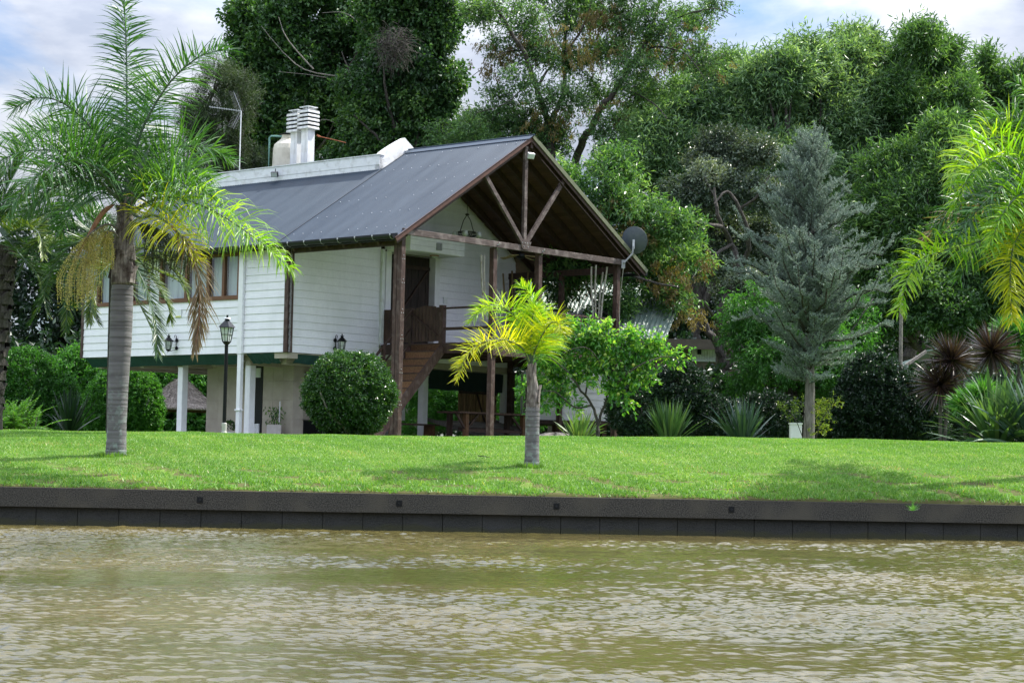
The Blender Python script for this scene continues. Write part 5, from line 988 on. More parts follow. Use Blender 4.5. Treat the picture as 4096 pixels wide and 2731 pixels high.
lst = [([lb, at(1372, 975, 46.5), at(1360, 930, 46.5), at(1330, 890, 46.2), at(1300, 850, 46), at(1250, 810, 46)], 0.043, 0.012), ([lb, at(1378, 960, 46.5), at(1392, 920, 46.5), at(1400, 870, 46.5), at(1420, 800, 46.5)], 0.040, 0.012), ([at(1360, 930, 46.5), at(1320, 935, 46.2), at(1275, 900, 46), at(1235, 900, 46)], 0.025, 0.007), ([at(1395, 905, 46.5), at(1450, 850, 46), at(1520, 820, 46), at(1560, 825, 46)], 0.025, 0.007), ([at(1345, 905, 46.3), at(1350, 850, 46.6), at(1340, 790, 46.6)], 0.022, 0.007), ([at(1400, 870, 46.5), at(1350, 800, 45.8), at(1290, 810, 45.8)], 0.019, 0.006)]
T = tree('citrus_tree', 'low spreading citrus tree with bright leaves right of the small palm', 'tree', lb, [blob(*b_, 46.4) for b_ in [(1300, 810, 50, 35), (1350, 785, 55, 40), (1290, 850, 40, 30), (1250, 870, 35, 35), (1400, 820, 60, 45), (1460, 830, 50, 40), (1500, 800, 35, 30), (1350, 850, 60, 40), (1440, 790, 40, 30), (1470, 870, 45, 28), (1545, 825, 32, 22), (1235, 905, 30, 18), (1320, 760, 30, 18), (1460, 775, 22, 14), (1215, 880, 20, 14), (1270, 925, 30, 14), (1420, 885, 40, 30), (1570, 815, 12, 10), (1380, 770, 50, 30), (1260, 830, 40, 40), (1230, 935, 26, 12), (1290, 900, 36, 22), (1430, 930, 26, 14), (1330, 935, 22, 10), (1300, 770, 34, 26)]], 'lemon', n=850, sub=(7, .36), per=9, spread=.26, ln=.125, wd=.068, limbs=lst, tw=.6, twr=.008, shell=.15, tvar=.2, trunk=.07, bark='bark')
n_ = 5
for i in range(n_):
    b_ = [(1390, 815), (1303, 905), (1455, 838), (1330, 770), (1420, 905), (1270, 900), (1480, 800), (1350, 870), (1530, 835)][i]; q = MB(); q.lathe([(.012, -.045), (.034, -.025), (.04, 0), (.03, .03), (.01, .042)], at(b_[0], b_[1], 46), 10); q.build('fruit', mat('yellow_citrus', (.12, .2, .03), (.3, .32, .05), .4, 8) if i == 0 else bpy.data.materials['yellow_citrus'], T, smooth=True, world=True)
bush('hedge', 'tall leafy hedge with lit tips at the left behind the date palm', 'hedge', gp(70, 60), [blob(*b_, 60) for b_ in [(60, 900, 80, 95), (130, 930, 50, 70), (20, 900, 60, 80), (-60, 900, 90, 100)]], 'fresh', 4200, per=16, spread=.16, ln=.09, wd=.045, shell=.8)
bush('round_bush', 'rounded dark bush behind the tall palm trunk beside the thatched shelter', 'bush', gp(290, 65), [blob(*b_, 65) for b_ in [(265, 930, 65, 78), (320, 935, 50, 85), (225, 945, 28, 50)]], 'fresh', 3800, per=16, spread=.14, ln=.08, wd=.045, shell=.82)
bush('garden_hedge', 'sunlit green hedge seen behind the house through the stilts', 'hedge', gp(440, 76), [blob(*b_, 76) for b_ in [(200, 880, 90, 80), (330, 880, 90, 60), (440, 890, 90, 60), (520, 900, 60, 60), (250, 960, 120, 40), (440, 960, 110, 40)]], 'fresh', 3000, per=16, spread=.3, ln=.17, wd=.07, shell=.6)
bush('shaded_shrub', 'dark leafy shrub visible behind the white column and stairs', 'shrub', gp(1000, 68), [blob(*b_, 68) for b_ in [(1010, 900, 75, 70), (960, 930, 60, 70), (1080, 930, 60, 60), (1180, 930, 90, 60)]], 'fresh', 2600, per=15, spread=.2, ln=.11, wd=.05, shell=.7)
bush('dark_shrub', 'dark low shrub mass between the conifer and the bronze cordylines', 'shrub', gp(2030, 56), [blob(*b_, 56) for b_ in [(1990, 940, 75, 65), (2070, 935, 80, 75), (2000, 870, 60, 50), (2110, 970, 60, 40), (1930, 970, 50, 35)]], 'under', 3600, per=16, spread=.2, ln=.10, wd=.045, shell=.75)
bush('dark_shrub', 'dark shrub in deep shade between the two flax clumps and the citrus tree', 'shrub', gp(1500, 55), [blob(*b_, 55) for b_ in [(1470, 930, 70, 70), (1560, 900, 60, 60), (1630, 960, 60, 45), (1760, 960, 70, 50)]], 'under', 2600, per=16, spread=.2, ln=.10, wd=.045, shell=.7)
bl_ = [blob(*b_, 50.5) for b_ in [(1815, 945, 22, 20), (1800, 935, 14, 12), (1838, 925, 14, 14), (1890, 940, 22, 25), (1920, 925, 16, 16), (1885, 985, 26, 14), (1905, 965, 16, 14)]]
tree('thin_shrub', 'thin yellow-green shrub around the white pillar', 'shrub', gp(1850, 50.5), bl_, 'lime', n=150, per=10, spread=.12, ln=.05, wd=.03, limbs=[([gp(1853, 50.5), at(1830, 970, 50.4), at(1805, 935, 50.3)], .012, .005), ([gp(1855, 50.5), at(1850, 960, 50.2), at(1838, 920, 50.2)], .012, .005), ([gp(1870, 50.5), at(1885, 970, 50.3), at(1915, 925, 50.3)], .012, .005)], tw=.9, twr=.004, shell=.1)
# --- flax, cordylines
def flax(label, px, Y, n, ln, wd, leaf='flax', spread=.42, droop=.35, grp='flax clumps', tcol=.5):
    b_ = gp(px, Y, .42); return tuft('flax_plant', label, 'flax', b_, int(n*1.25), ln, wd*1.35, LM[leaf], spread, tcol, seg=6, droop=droop, base_r=.18, group=grp)
flax('upright flax clump standing right of the porch post', 1538, 49, 110, 1.15, .05, 'flax', .42, .22)
flax('wider dark flax clump left of the blue conifer', 1708, 49.5, 130, 1.22, .05, 'flaxb', .52, .42)
flax('small flax clump with pale blades below the citrus tree', 1330, 48.5, 60, .85, .045, 'flax', .6, .5, tcol=.75)
flax('large glossy flax clump at the right edge of the lawn', 2290, 46.5, 170, 1.85, .085, 'flax', .62, .85)
flax('tall flax clump cut off by the right picture edge', 2380, 46, 110, 2.0, .085, 'flaxb', .55, .7)
def rosette(label, px, py, Y, rad, n, leaf, wd=.04, name='cordyline', cat='cordyline', grp=None, tcol=.5, trunk=True, heads=None):
    b_ = gp(px, Y); c0 = at(px, py, Y); T = thing(name, label, cat, b_, 0, grp)
    for hx, hy, hr in (heads or [(0, 0, 1)]):
        c = c0+np.array([hx, 0, hy]); n2 = int(n*hr); V = []; Fc = []; Fs = []; Tn = []; off = 0
        for i in range(n2):
            d = rng.normal(0, 1, 3); d[2] += .35; d /= np.linalg.norm(d); L0 = rad*hr*rng.uniform(.75, 1.1); s_ = np.cross(d, rng.normal(0, 1, 3)); s_ /= np.linalg.norm(s_); p = c+d*.03; w0 = wd*rng.uniform(.7, 1.1); tt_ = np.clip(rng.normal(tcol, .2), 0, 1)
            for j in range(5):
                f = j/4; ww = w0*.5*(.6+1.4*f if f < .3 else 1-((f-.3)/.7)**1.6)+.0006; V += [p-s_*ww, p+s_*ww]; d = d+np.array([0, 0, -.11*f]); d /= np.linalg.norm(d); p = p+d*L0/4
            for j in range(4): q_ = off+2*j; Fc += [q_, q_+1, q_+3, q_+2]; Fs.append(4); Tn.append(tt_)
            off += 10
        rawmesh('leaf_head', np.array(V), Fc, Fs, LM[leaf], T, False, Tn, True)
        if trunk: q = MB(); q.tube([b_+np.array([hx*.3, 0, 0]), (b_+c)/2+np.array([hx*.1, 0, 0]), c], [.05, .045, .04], 8); q.build('stem', M['bark'], T, world=True)
    return T
rosette('bronze cordyline with two spiky heads in front of the dark shed', 2160, 885, 50, .80, 420, 'cord', .038, grp='bronze cordylines', heads=[(0, 0, 1), (.28, .62, .95)])
rosette('bronze cordyline head further right under the yellow palm frond', 2277, 808, 51, .82, 420, 'cord', .038, grp='bronze cordylines')
rosette('fresh green spiky plant behind the bronze cordylines', 2340, 775, 53, .75, 300, 'fresh', .035, 'yucca_plant', 'yucca', tcol=.6, heads=[(0, 0, 1), (.5, -.2, 1), (-.35, .1, .8)])
rosette('bushy green pandanus-like plant left of the large flax', 2230, 925, 47.5, .50, 260, 'fresh', .035, 'spiky_shrub', 'shrub', tcol=.7, heads=[(0, 0, 1), (-.25, -.05, .8), (.3, .22, 1), (.1, -.3, .8)])
b_ = gp(160, 57); tuft('cycad', 'dim fan-shaped cycad between the left hedge and the round bush', 'cycad', b_, 90, 1.35, .07, LM['under'], .35, .45, seg=5, droop=.25, base_r=.1)
def fernclump(label, px, Y, n, ln):
    b_ = gp(px, Y, .36); T = thing('fern_clump', label, 'fern', b_); m_ = MB(); PP = []; DD = []; LL_ = []
    for i in range(n):
        a = rng.uniform(0, 6.283); s_ = rng.uniform(.2, 1.15); d = np.array([math.cos(a)*math.sin(s_), math.sin(a)*math.sin(s_), math.cos(s_)]); p = b_+rng.normal(0, .25, 3)*np.array([1, 1, 0]); L0 = ln*rng.uniform(.6, 1.1); pts = [p]
        for j in range(14): d = d+np.array([0, 0, -.06]); d /= np.linalg.norm(d); p = p+d*L0/14; pts.append(p)
        pts = np.array(pts); m_.tube(pts[::3], .005, 3, cap=False)
        for f in np.linspace(.12, 1, 34):
            j = min(13, int(f*14)); c_ = pts[j]+(pts[j+1]-pts[j])*(f*14-j) if j < 14 else pts[-1]; t_ = pts[j+1]-pts[j]; t_ /= np.linalg.norm(t_)+1e-9; sd = np.cross(t_, (0, 0, 1.)); sd /= np.linalg.norm(sd)+1e-9
            for s2 in (-1, 1): PP.append(c_); DD.append(sd*s2+t_*.5+np.array([0, 0, .1])); LL_.append(.12*math.sin(math.pi*min(.97, f*.85+.15))+.02)
    v, ti = leafcloud(np.array(PP), np.array(DD), np.array(LL_), .022, np.clip(rng.normal(.55, .2, len(PP)), 0, 1), jit=.1); leafobj('fronds', v, ti, LM['fern'], T); m_.build('stems', M['bark'], T, world=True)
fernclump('bright fern clump at the far left foot of the date palm', 15, 47, 130, 1.05)
# ================================================================ PALMS
def frond(T, pts, n=70, ll=.55, wd=.03, droop=.7, leaf='palm', vee=.35, plume=.25, r0=.03, bare=.18, tcol=.5, name='frond', rach='spatheg', tail=1., ang=66, plumose=None):
    if plumose is None: plumose = leaf not in ('phoen', 'dead')
    n = int(n*1.55); ll *= (1.5 if leaf in ('phoen', 'dead') else 1.32); wd *= .9; droop *= (.5 if leaf in ('phoen', 'dead') else 1.0); plume *= 1.25
    pts = np.array([np.asarray(p_, float) for p_ in pts]); P = spline(pts, 60); T_ = np.gradient(P, axis=0); T_ /= np.linalg.norm(T_, axis=1)[:, None]
    cum = np.concatenate([[0], np.cumsum(np.linalg.norm(np.diff(P, axis=0), axis=1))]); tot = cum[-1]
    V = []; Fc = []; Fs = []; Tn = []; off = 0
    # rachis
    m_ = MB(); rr_ = np.interp(np.linspace(0, 1, 60), [0, .12, 1], [r0*1.5, r0, r0*.18]); m_.tube(P[::3], rr_[::3], 6)
    for f in np.linspace(bare, .995, n):
        for sd in (-1, 1):
            ff = np.clip(f+rng.normal(0, .004), 0, .999); c_ = np.array([np.interp(ff*tot, cum, P[:, k_]) for k_ in range(3)]); t_ = np.array([np.interp(ff*tot, cum, T_[:, k_]) for k_ in range(3)]); t_ /= np.linalg.norm(t_)
            sv = np.cross(t_, (0, 0, 1.)); sv = sv/np.linalg.norm(sv) if np.linalg.norm(sv) > .15 else np.array([1., 0, 0]); nv = np.cross(sv, t_); nv *= np.sign(nv[2]+1e-9)
            g_ = (f-bare)/(1-bare); L0 = ll*(.5+.5*math.sin(math.pi*min(1, g_*.95+.12)**.75))*(1-.3*g_**3)*rng.uniform(.82, 1.12); an_ = R((ang if not plumose else 74)-24*g_**2+rng.normal(0, 6)); el_ = rng.uniform(-.75, 1.35) if plumose else vee+rng.normal(0, plume)
            d = t_*math.cos(an_)+(sv*sd*math.cos(el_)+nv*math.sin(el_))*math.sin(an_); d /= np.linalg.norm(d)
            ws = np.cross(d, nv*.8+rng.normal(0, .4, 3)); ws /= np.linalg.norm(ws)+1e-9; w0 = wd*rng.uniform(.75, 1.15); p = c_.copy(); dr = droop*rng.uniform(.5, 1.4); tt_ = float(np.clip(rng.normal(tcol, .17)+.12*g_, 0, 1))
            for j in range(5):
                q_ = j/4; ww = w0*.5*(.55, 1, .9, .6, .06)[j]; V += [p-ws*ww, p+ws*ww]; d = d+np.array([0, 0, -dr*((.05+.75*q_*q_) if plumose else (.12+.32*q_))]); d /= np.linalg.norm(d); p = p+d*L0/4
            for j in range(4): a = off+2*j; Fc += [a, a+1, a+3, a+2]; Fs.append(4); Tn.append(tt_)
            off += 10
    fo = rawmesh(name, np.array(V), Fc, Fs, LM[leaf], T, False, Tn, True)
    m_.build('rachis', M[rach], fo, world=False) if 0 else None
    m_.v = [tolocal(v_, T) for v_ in m_.v]; ro = m_.build('rachis', M[rach], fo); return fo
def trunkpalm(T, pts, rads, ringed=True, mt=None, n=26):
    P = spline(pts, 90); rad = np.interp(np.linspace(0, 1, 90), np.linspace(0, 1, len(rads)), rads)
    if ringed: rad = rad*(1+.012*np.sin(np.arange(90)*2.1)+rng.normal(0, .006, 90))
    q = MB(); q.tube(P, rad, n); return q.build('trunk', mt, T, smooth=True, world=True)
M['ptrunk'] = None; M['straw'] = mat('straw_coloured_strands', (.28, .24, .08), (.42, .37, .15), .8, 9)
m, n, l, b = nmat('ringed_palm_trunk'); setp(b, Roughness=.85); t = n.new('ShaderNodeTexCoord'); mp = n.new('ShaderNodeMapping'); mp.inputs['Scale'].default_value = (.5, .5, 9); l.new(t.outputs['Object'], mp.inputs[0])
nz = n.new('ShaderNodeTexNoise'); nz.inputs['Scale'].default_value = 1.6; nz.inputs['Detail'].default_value = 7; nz.inputs['Distortion'].default_value = .4; l.new(mp.outputs[0], nz.inputs['Vector'])
rp = n.new('ShaderNodeValToRGB'); e = rp.color_ramp.elements; e[0].position = .3; e[1].position = .6; e[0].color = (.06, .056, .056, 1); e[1].color = (.145, .14, .142, 1); l.new(nz.outputs[0], rp.inputs[0])
nl = n.new('ShaderNodeTexNoise'); nl.inputs['Scale'].default_value = 9; nl.inputs['Detail'].default_value = 8; l.new(t.outputs['Object'], nl.inputs['Vector']); rl = n.new('ShaderNodeValToRGB'); rl.color_ramp.elements[0].position = .52; rl.color_ramp.elements[1].position = .62; l.new(nl.outputs[0], rl.inputs[0])
sp_ = n.new('ShaderNodeSeparateXYZ'); l.new(t.outputs['Object'], sp_.inputs[0]); mr = n.new('ShaderNodeMapRange'); mr.inputs[1].default_value = 1.7; mr.inputs[2].default_value = .1; mr.inputs[3].default_value = 0; mr.inputs[4].default_value = .9; l.new(sp_.outputs[2], mr.inputs[0]); mu = n.new('ShaderNodeMath'); mu.operation = 'MULTIPLY'; l.new(rl.outputs[0], mu.inputs[0]); l.new(mr.outputs[0], mu.inputs[1])
mm = n.new('ShaderNodeMixRGB'); l.new(mu.outputs[0], mm.inputs[0]); l.new(rp.outputs[0], mm.inputs[1]); mm.inputs[2].default_value = (.20, .24, .22, 1); l.new(mm.outputs[0], b.inputs['Base Color'])
bm = n.new('ShaderNodeBump'); bm.inputs['Strength'].default_value = .7; bm.inputs['Distance'].default_value = .03; l.new(nz.outputs[0], bm.inputs['Height']); l.new(bm.outputs[0], b.inputs['Normal']); M['ptrunk'] = m
def boots(T, c0, c1, r0, r1, n_, L0, mt='boot'):
    q = MB()
    for i in range(n_):
        f = i/n_; a = i*2.4; c = c0+(c1-c0)*f; r_ = r0+(r1-r0)*f; d = np.array([math.cos(a), math.sin(a), 0]); s_ = np.array([-math.sin(a), math.cos(a), 0]); hh = L0*rng.uniform(.7, 1.2)
        P = []
        for zf, off_, w_ in ((0, 1.0, 1.0), (.35, 1.03, .8), (.7, 1.12, .45), (1, 1.3, .16)): P.append([c+d*(r_*off_*math.cos(k_*.7))+s_*(r_*w_*k_*.95)+np.array([0, 0, hh*zf]) for k_ in (-1, -.5, 0, .5, 1)])
        q.grid(P); q.grid([[x*1.0-d*.02 for x in row[::-1]] for row in P])
    q.build('leaf_bases', M[mt], T, smooth=True, world=True)
# tall queen palm, left
PY = 36.5
def A_(px, py, dy=0.): return at(px, py, PY+dy)
pb = A_(265, 1063); pb[2] = float(hgt(pb[0], PY))
T = thing('queen_palm', 'tall queen palm with grey ringed trunk and feathery crown at the left', 'palm', pb)
trunkpalm(T, [pb-np.array([0, 0, .1]), A_(267, 1020), A_(271, 900), A_(277, 780), A_(280, 690), A_(282, 640)], [.215, .19, .175, .185, .20, .205, .20, .19], True, M['ptrunk'])
q = MB(); P = spline([A_(281, 655), A_(283, 600), A_(287, 520), A_(290, 450)], 20); q.tube(P, np.interp(np.linspace(0, 1, 20), [0, .15, .5, 1], [.20, .21, .15, .09]), 20); q.build('crownshaft', M['boot'], T, smooth=True, world=True)
boots(T, A_(281, 650), A_(289, 480), .225, .12, 16, .42)
q = MB(); 
for i in range(260):
    f = rng.uniform(0, 1); c = A_(283, 600)*(1-f)+A_(289, 470)*f; a = rng.uniform(0, 6.283); d = np.array([math.cos(a), math.sin(a), rng.uniform(-.6, .8)]); q.tube([c+d*.12, c+d*.24+rng.normal(0, .04, 3), c+d*.3+rng.normal(0, .08, 3)], [.003, .0025, .0015], 3, cap=False)
q.build('fibres', M['boot'], T, world=True)
hub = A_(288, 470)
FR = [
 ([hub, A_(245, 410, -.8), A_(190, 370, -1.3), A_(120, 380, -1.8), A_(60, 430, -2.1), A_(20, 490, -2.2)], 'palm', .62, dict(bare=.2, n=85, tcol=.6, droop=1.1)),
 ([hub, A_(265, 430, .2), A_(225, 350, .3), A_(160, 310, .3), A_(90, 300, .2), A_(10, 320, 0)], 'palm', .62, dict(bare=.22, n=90, tcol=.5, droop=.9)),
 ([hub, A_(325, 450, -.5), A_(380, 420, -.8), A_(450, 430, -1.1), A_(500, 460, -1.2)], 'palm', .56, dict(bare=.2, n=80, tcol=.7, droop=1.2)),
 ([hub, A_(291, 380), A_(291, 250), A_(290, 110), A_(284, 10, .1), A_(272, -15, .3)], 'palm', .50, dict(bare=.30, n=80, droop=.6, tcol=.45)),
 ([hub, A_(305, 380, -.1), A_(330, 290, -.3), A_(390, 190, -.6), A_(460, 130, -.9), A_(520, 115, -1.1)], 'palm', .62, dict(bare=.2, n=90, tcol=.55, droop=.55)),
 ([hub, A_(262, 390), A_(215, 300, -.2), A_(150, 240, -.5), A_(90, 225, -.8), A_(30, 250, -1)], 'palm', .62, dict(bare=.22, n=90, droop=.5, tcol=.45)),
 ([hub, A_(250, 400, -.4), A_(180, 355, -.8), A_(100, 345, -1.2), A_(30, 355, -1.5), A_(-40, 400, -1.8)], 'palm', .66, dict(bare=.2, n=95, tcol=.6, droop=.6)),
 ([hub, A_(320, 400, .2), A_(370, 350, .3), A_(430, 335, .3), A_(490, 345, .3), A_(530, 370, .3)], 'palm', .60, dict(bare=.18, n=90, tcol=.6, droop=.5)),
 ([hub, A_(315, 478, -.3), A_(350, 460, -.6), A_(410, 455, -.9), A_(500, 490, -1.2), A_(590, 550, -1.5), A_(670, 620, -1.7)], 'palmy', .66, dict(bare=.2, n=100, tcol=.6, droop=2.1, vee=.35)),
 ([hub, A_(320, 500, -.5), A_(355, 495, -.9), A_(395, 520, -1.2), A_(430, 560, -1.4), A_(455, 600, -1.5)], 'palmyy', .55, dict(bare=.3, n=55, tcol=.6, droop=.9)),
 ([A_(395, 520, -1.2), A_(430, 565, -1.35), A_(455, 640, -1.4), A_(458, 730, -1.4), A_(448, 800, -1.4)], 'dead', .5, dict(bare=.05, n=60, droop=1.3, ang=38, rach='spathe', r0=.018)),
 ([hub, A_(302, 400, .5), A_(315, 310, 1), A_(335, 240, 1.3), A_(365, 190, 1.5)], 'palm', .55, dict(bare=.35, n=60, droop=.5, tcol=.35)),
 ([hub, A_(265, 400, .6), A_(235, 330, 1.2), A_(180, 290, 1.8), A_(120, 300, 2.2)], 'palm', .6, dict(bare=.2, n=80, tcol=.35)),
 ([hub, A_(255, 440, -.2), A_(215, 410, -.4), A_(150, 420, -.7), A_(95, 450, -.9), A_(50, 500, -1)], 'palm', .62, dict(bare=.2, n=85, tcol=.5, droop=.9)),
 ([hub, A_(262, 450, .6), A_(225, 430, 1.1), A_(175, 460, 1.5), A_(140, 530, 1.7)], 'palm', .6, dict(bare=.2, n=75, tcol=.35, droop=.9)),
 ([hub, A_(310, 430, .8), A_(350, 390, 1.4), A_(410, 380, 1.9), A_(460, 420, 2.2)], 'palm', .6, dict(bare=.2, n=80, tcol=.4, droop=.8)),
 ([hub, A_(315, 440, -.2), A_(370, 395, -.3), A_(430, 385, -.5), A_(490, 410, -.6)], 'palm', .55, dict(bare=.2, n=80, tcol=.65, droop=.7)),
]
for P, lf, ll_, kw in FR: frond(T, P, ll=ll_*(1.22 if lf != 'dead' else 1), leaf=lf, wd=.028, plume=.38, **kw)
q = MB(); P = spline([A_(308, 470, -.25), A_(318, 410, -.3), A_(330, 370, -.35), A_(344, 335, -.4)], 12); q.tube(P, [.02, .05, .07, .08, .085, .08, .07, .06, .045, .03, .015, .004], 10); q.build('spathe', M['spatheg'], T, smooth=True, world=True)
q = MB(); P = spline([A_(303, 480, -.28), A_(306, 430, -.33), A_(312, 400, -.36), A_(318, 375, -.38)], 10); q.tube(P, [.02, .03, .035, .035, .03, .03, .025, .02, .01, .003], 8); q.build('spathe', M['barkg'], T, smooth=True, world=True)
q = MB(); P = spline([A_(262, 470, -.2), A_(235, 490, -.4), A_(205, 540, -.55), A_(178, 590, -.6)], 12); q.tube(P, [.012, .03, .045, .05, .05, .05, .045, .04, .03, .025, .015, .004], 8); q.build('spathe', M['spathe'], T, smooth=True, world=True)
def infl(stalk, targets, L0, leaf, n=75, name='flower_cluster', ww=.012):
    q = MB(); P = spline(stalk, 14); q.tube(P, np.linspace(.022, .012, 14), 6); PP = []; DD = []
    m2 = MB()
    for i in range(n):
        f = rng.uniform(.35, 1); s_ = P[int(f*13)]; tx = targets[0]+(targets[1]-targets[0])*rng.uniform(0, 1)+rng.normal(0, .05, 3); mid = (s_+tx)/2+np.array([0, rng.normal(0, .06), .18*rng.uniform(.4, 1)]); c = spline([s_, mid, tx+np.array([0, 0, .05]), tx-np.array([0, 0, L0*rng.uniform(.5, 1.1)])], 24)
        m2.tube(c[::2], .004, 3, cap=False); k_ = 3; PP.append(np.repeat(c[5:], k_, 0)); DD.append(rng.normal(0, 1, (len(c[5:])*k_, 3)))
    PP = np.concatenate(PP); DD = np.concatenate(DD); v, ti = leafcloud(PP+rng.normal(0, .007, PP.shape), DD, .026, ww, np.clip(rng.normal(.55, .22, len(PP)), 0, 1)); fo = leafobj(name, v, ti, LM[leaf], T)
    m2.v = [tolocal(x, T) for x in m2.v]; m2.build('strands', M['spatheg'] if leaf == 'fruit' else M['straw'], fo); q.v = [tolocal(x, T) for x in q.v]; q.build('stalk', M['barkg'], fo)
infl([A_(270, 525, -.25), A_(245, 515, -.45), A_(215, 530, -.6), A_(200, 545, -.65)], [A_(135, 640, -.6), A_(228, 625, -.7)], .55, 'flower', 70)
infl([A_(272, 545, -.2), A_(255, 530, -.4), A_(238, 545, -.5)], [A_(215, 590, -.5), A_(262, 575, -.4)], .3, 'flower', 40)
infl([A_(298, 518, -.25), A_(315, 512, -.4), A_(335, 525, -.5)], [A_(335, 575, -.5), A_(435, 590, -.55)], .42, 'fruit', 95, 'fruit_cluster', .02)
# date palm, far left behind
DY = 44.0
def D3(px, py, dy=0.): return at(px, py, DY+dy)
db = gp(-22, DY, .42); T = thing('date_palm', 'date palm with rough dark trunk cut by the left picture edge', 'palm', db)
trunkpalm(T, [db-np.array([0, 0, .1]), D3(-20, 900), D3(-14, 780), D3(-4, 650), D3(6, 560)], [.26, .25, .24, .26, .28], False, M['bark']); boots(T, D3(-22, 960), D3(10, 560), .25, .28, 60, .28, 'bark')
hb = D3(12, 545)
for P, kw in [([hb, D3(40, 470), D3(100, 430), D3(170, 425), D3(250, 440)], {}), ([hb, D3(10, 450), D3(40, 380), D3(30, 320)], {}), ([hb, D3(80, 500), D3(160, 480, -.5), D3(240, 500, -1), D3(300, 550, -1.2)], dict(tcol=.35)),
 ([hb, D3(80, 570, -.5), D3(160, 560, -1), D3(240, 600, -1.5), D3(310, 680, -2), D3(368, 800, -2.2)], dict(tcol=.55)), ([hb, D3(60, 560, -1), D3(130, 590, -1.5), D3(190, 660, -1.8), D3(225, 740, -2)], dict(tcol=.5)), ([hb, D3(50, 590, -1.5), D3(90, 640, -2), D3(110, 720, -2.2)], {}),
 ([hb, D3(60, 520, -1.5), D3(90, 540, -2.2), D3(100, 590, -2.5)], dict(tcol=.75)), ([hb, D3(-40, 470), D3(-90, 440), D3(-150, 450)], {}), ([hb, D3(-30, 560, -.5), D3(-70, 600, -1), D3(-100, 700, -1)], {}), ([hb, D3(70, 480, 1), D3(130, 450, 1.5), D3(190, 460, 2)], {}), ([hb, D3(90, 560, .5), D3(180, 560, 1), D3(280, 590, 1.2), D3(400, 640, 1.2), D3(420, 660, 1.2)], dict(tcol=.8)), ([hb, D3(-20, 430), D3(-10, 380, 1)], {}), ([hb, D3(60, 600), D3(120, 640, .5), D3(170, 700, 1)], dict(tcol=.4))]:
    frond(T, P, n=95, ll=.42, wd=.026, droop=.12, leaf='phoen', vee=.5, plume=.12, bare=.12, ang=45, **kw)
# second date palm hidden behind the tall palm trunk
QY = 41.5; qb = gp(262, QY, float(hgt(at(262, 1000, QY)[0], QY))); T = thing('date_palm', 'smaller date palm whose fronds arch out behind the tall grey trunk', 'palm', qb); hb = at(272, 615, QY)
trunkpalm(T, [qb, at(264, 850, QY), at(270, 640, QY)], [.17, .16, .17], False, M['bark'])
for P, kw in [([(296, 600, 0), (330, 650, -.2), (355, 730, -.3), (362, 815, -.4)], {}), ([(310, 590, .2), (350, 640, .3), (385, 700, .3), (392, 738, .3)], dict(tcol=.7)), ([(320, 570, -.4), (370, 590, -.7), (420, 650, -.8), (432, 690, -.8)], dict(tcol=.75)), ([(230, 560, 0), (170, 560, 0), (120, 620, 0), (95, 700, 0)], {}), ([(235, 590, -.3), (190, 610, -.5), (160, 680, -.6), (150, 760, -.6)], {}),
  ([(220, 540, .4), (150, 520, .8), (80, 560, 1), (40, 640, 1)], {}), ([(245, 540, -.3), (200, 490, -.7), (140, 480, -1), (90, 520, -1.2)], {}), ([(250, 610, -.6), (215, 660, -1), (205, 740, -1.1)], dict(tcol=.7)), ([(280, 540, .5), (320, 480, .9), (380, 480, 1.2), (430, 530, 1.3)], {}), ([(225, 520, .6), (170, 450, 1), (100, 430, 1.2), (40, 470, 1.3)], {}), ([(200, 600, .5), (130, 640, .8), (70, 740, .9)], {})]:
    frond(T, [hb]+[at(x, y, QY+d) for x, y, d in P], **{**dict(n=80, ll=.36, wd=.024, leaf='phoen', droop=.2, plume=.12, vee=.35, tcol=.45, bare=.1, ang=48), **kw})
# small palm on the lawn
SY = 36.6
def S3(px, py, dy=0.): return at(px, py, SY+dy)
sb_ = S3(1221, 1078); sb_[2] = float(hgt(sb_[0], SY)); T = thing('young_palm', 'small young palm with glowing yellow-green fronds on the lawn before the porch', 'palm', sb_)
trunkpalm(T, [sb_-np.array([0, 0, .06]), S3(1222, 1040), S3(1223, 960), S3(1224, 935)], [.15, .135, .13, .13, .125], True, M['ptrunk'])
q = MB(); P = spline([S3(1224, 945), S3(1224, 900), S3(1221, 860), S3(1218, 835)], 16); q.tube(P, np.interp(np.linspace(0, 1, 16), [0, .2, .6, 1], [.125, .125, .085, .05]), 16); q.build('crownshaft', M['boot'], T, smooth=True, world=True); boots(T, S3(1224, 925), S3(1219, 850), .125, .07, 7, .34)
hb = S3(1217, 838)
for P, lf, kw in [
 ([hb, S3(1200, 800, -.3), S3(1160, 780, -.6), S3(1110, 785, -.9), S3(1070, 820, -1.1), S3(1050, 872, -1.2)], 'palmyy', dict(tcol=.55, droop=.55)),
 ([hb, S3(1205, 770, .2), S3(1180, 725, .1), S3(1140, 700, -.1), S3(1105, 712, -.3), S3(1080, 740, -.4)], 'palmy', dict(tcol=.8, droop=.5)),
 ([hb, S3(1225, 780, .2), S3(1232, 720, .3), S3(1222, 680, .3), S3(1195, 655, .2)], 'palmy', dict(tcol=.65, droop=.55)),
 ([hb, S3(1235, 790, -.2), S3(1262, 745, -.4), S3(1280, 740, -.6), S3(1292, 765, -.8)], 'palmyy', dict(tcol=.3, droop=.35)),
 ([hb, S3(1240, 800, .5), S3(1262, 770, .9), S3(1280, 790, 1.1)], 'palmy', dict(tcol=.6, droop=.6)),
 ([hb, S3(1222, 740, 0), S3(1232, 700, -.1)], 'palmy', dict(tcol=.7, droop=.2))]:
    frond(T, P, n=72, ll=.42, wd=.023, leaf=lf, bare=.16, r0=.016, plume=.3, **kw)
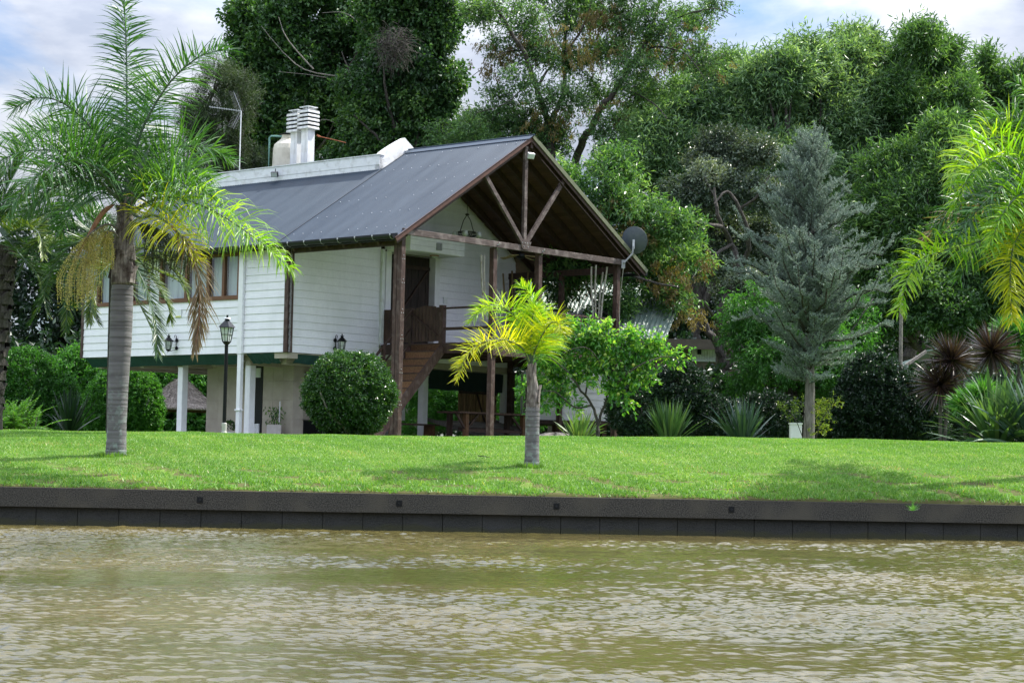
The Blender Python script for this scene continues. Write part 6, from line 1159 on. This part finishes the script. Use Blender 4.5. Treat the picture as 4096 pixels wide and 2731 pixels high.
# big palm at the right edge, trunk outside the frame
EY = 37.4
def E3(px, py, dy=0.): return at(px, py, EY+dy)
eb = E3(2440, 1060); eb[2] = float(hgt(eb[0], EY)); T = thing('leaning_palm', 'large palm at the right edge with long drooping sunlit fronds', 'palm', eb)
trunkpalm(T, [eb-np.array([0, 0, .1]), E3(2436, 900), E3(2430, 700), E3(2425, 520)], [.2, .18, .17, .17], True, M['ptrunk'])
hb = E3(2420, 440)
for P, lf, kw in [
 ([hb, E3(2340, 330), E3(2270, 320, -.3), E3(2210, 360, -.6), E3(2180, 430, -.8)], 'palmy', dict(tcol=.7)), ([hb, E3(2360, 380, -.6), E3(2290, 360, -1), E3(2230, 400, -1.3), E3(2190, 480, -1.5)], 'palmy', dict(tcol=.55)),
 ([hb, E3(2340, 470, -.5), E3(2260, 550, -.9), E3(2170, 575, -1.2), E3(2100, 610, -1.5), E3(2062, 720, -1.7)], 'palmy', dict(tcol=.6, droop=1.1, n=100)), ([hb, E3(2350, 420, .4), E3(2280, 430, .6), E3(2200, 470, .8), E3(2140, 530, 1)], 'palm', dict(tcol=.35, droop=1.1)),
 ([hb, E3(2370, 500, -.8), E3(2330, 560, -1.2), E3(2320, 640, -1.4), E3(2325, 740, -1.5)], 'palmyy', dict(tcol=.4, droop=1.)), ([hb, E3(2370, 330, .2), E3(2330, 270, .3), E3(2290, 270, .4), E3(2240, 290, .5)], 'palm', dict(tcol=.8)), ([hb, E3(2400, 300), E3(2370, 220, .2), E3(2330, 190, .3)], 'palm', dict(tcol=.7)),
 ([hb, E3(2360, 460, .6), E3(2300, 500, .9), E3(2240, 580, 1.2), E3(2200, 640, 1.4)], 'palm', dict(tcol=.5, droop=1.1)), ([hb, E3(2350, 400, -1.2), E3(2290, 440, -1.6), E3(2230, 500, -1.8), E3(2190, 560, -1.9)], 'palm', dict(tcol=.45, droop=1.2)), ([hb, E3(2340, 450, 1), E3(2270, 480, 1.5), E3(2180, 500, 1.8), E3(2130, 545, 2)], 'dead', dict(n=50, droop=1.2)),
 ([hb, E3(2380, 520, .3), E3(2350, 600, .5), E3(2290, 660, .7)], 'palm', dict(tcol=.5, droop=1)), ([hb, E3(2480, 350), E3(2540, 320), E3(2620, 360), E3(2680, 450)], 'palmy', {}), ([hb, E3(2470, 450, -.6), E3(2530, 500, -1), E3(2580, 620, -1.2)], 'palmy', {}), ([hb, E3(2450, 300, .4), E3(2500, 230, .6), E3(2560, 220, .8)], 'palm', {}), ([hb, E3(2360, 440, -1.4), E3(2310, 480, -2), E3(2270, 570, -2.3)], 'palmy', dict(tcol=.5, droop=1.2))]:
    frond(T, P, **{**dict(n=80, ll=.62, wd=.036, leaf=lf, bare=.15, r0=.026, plume=.3, droop=.8), **kw})
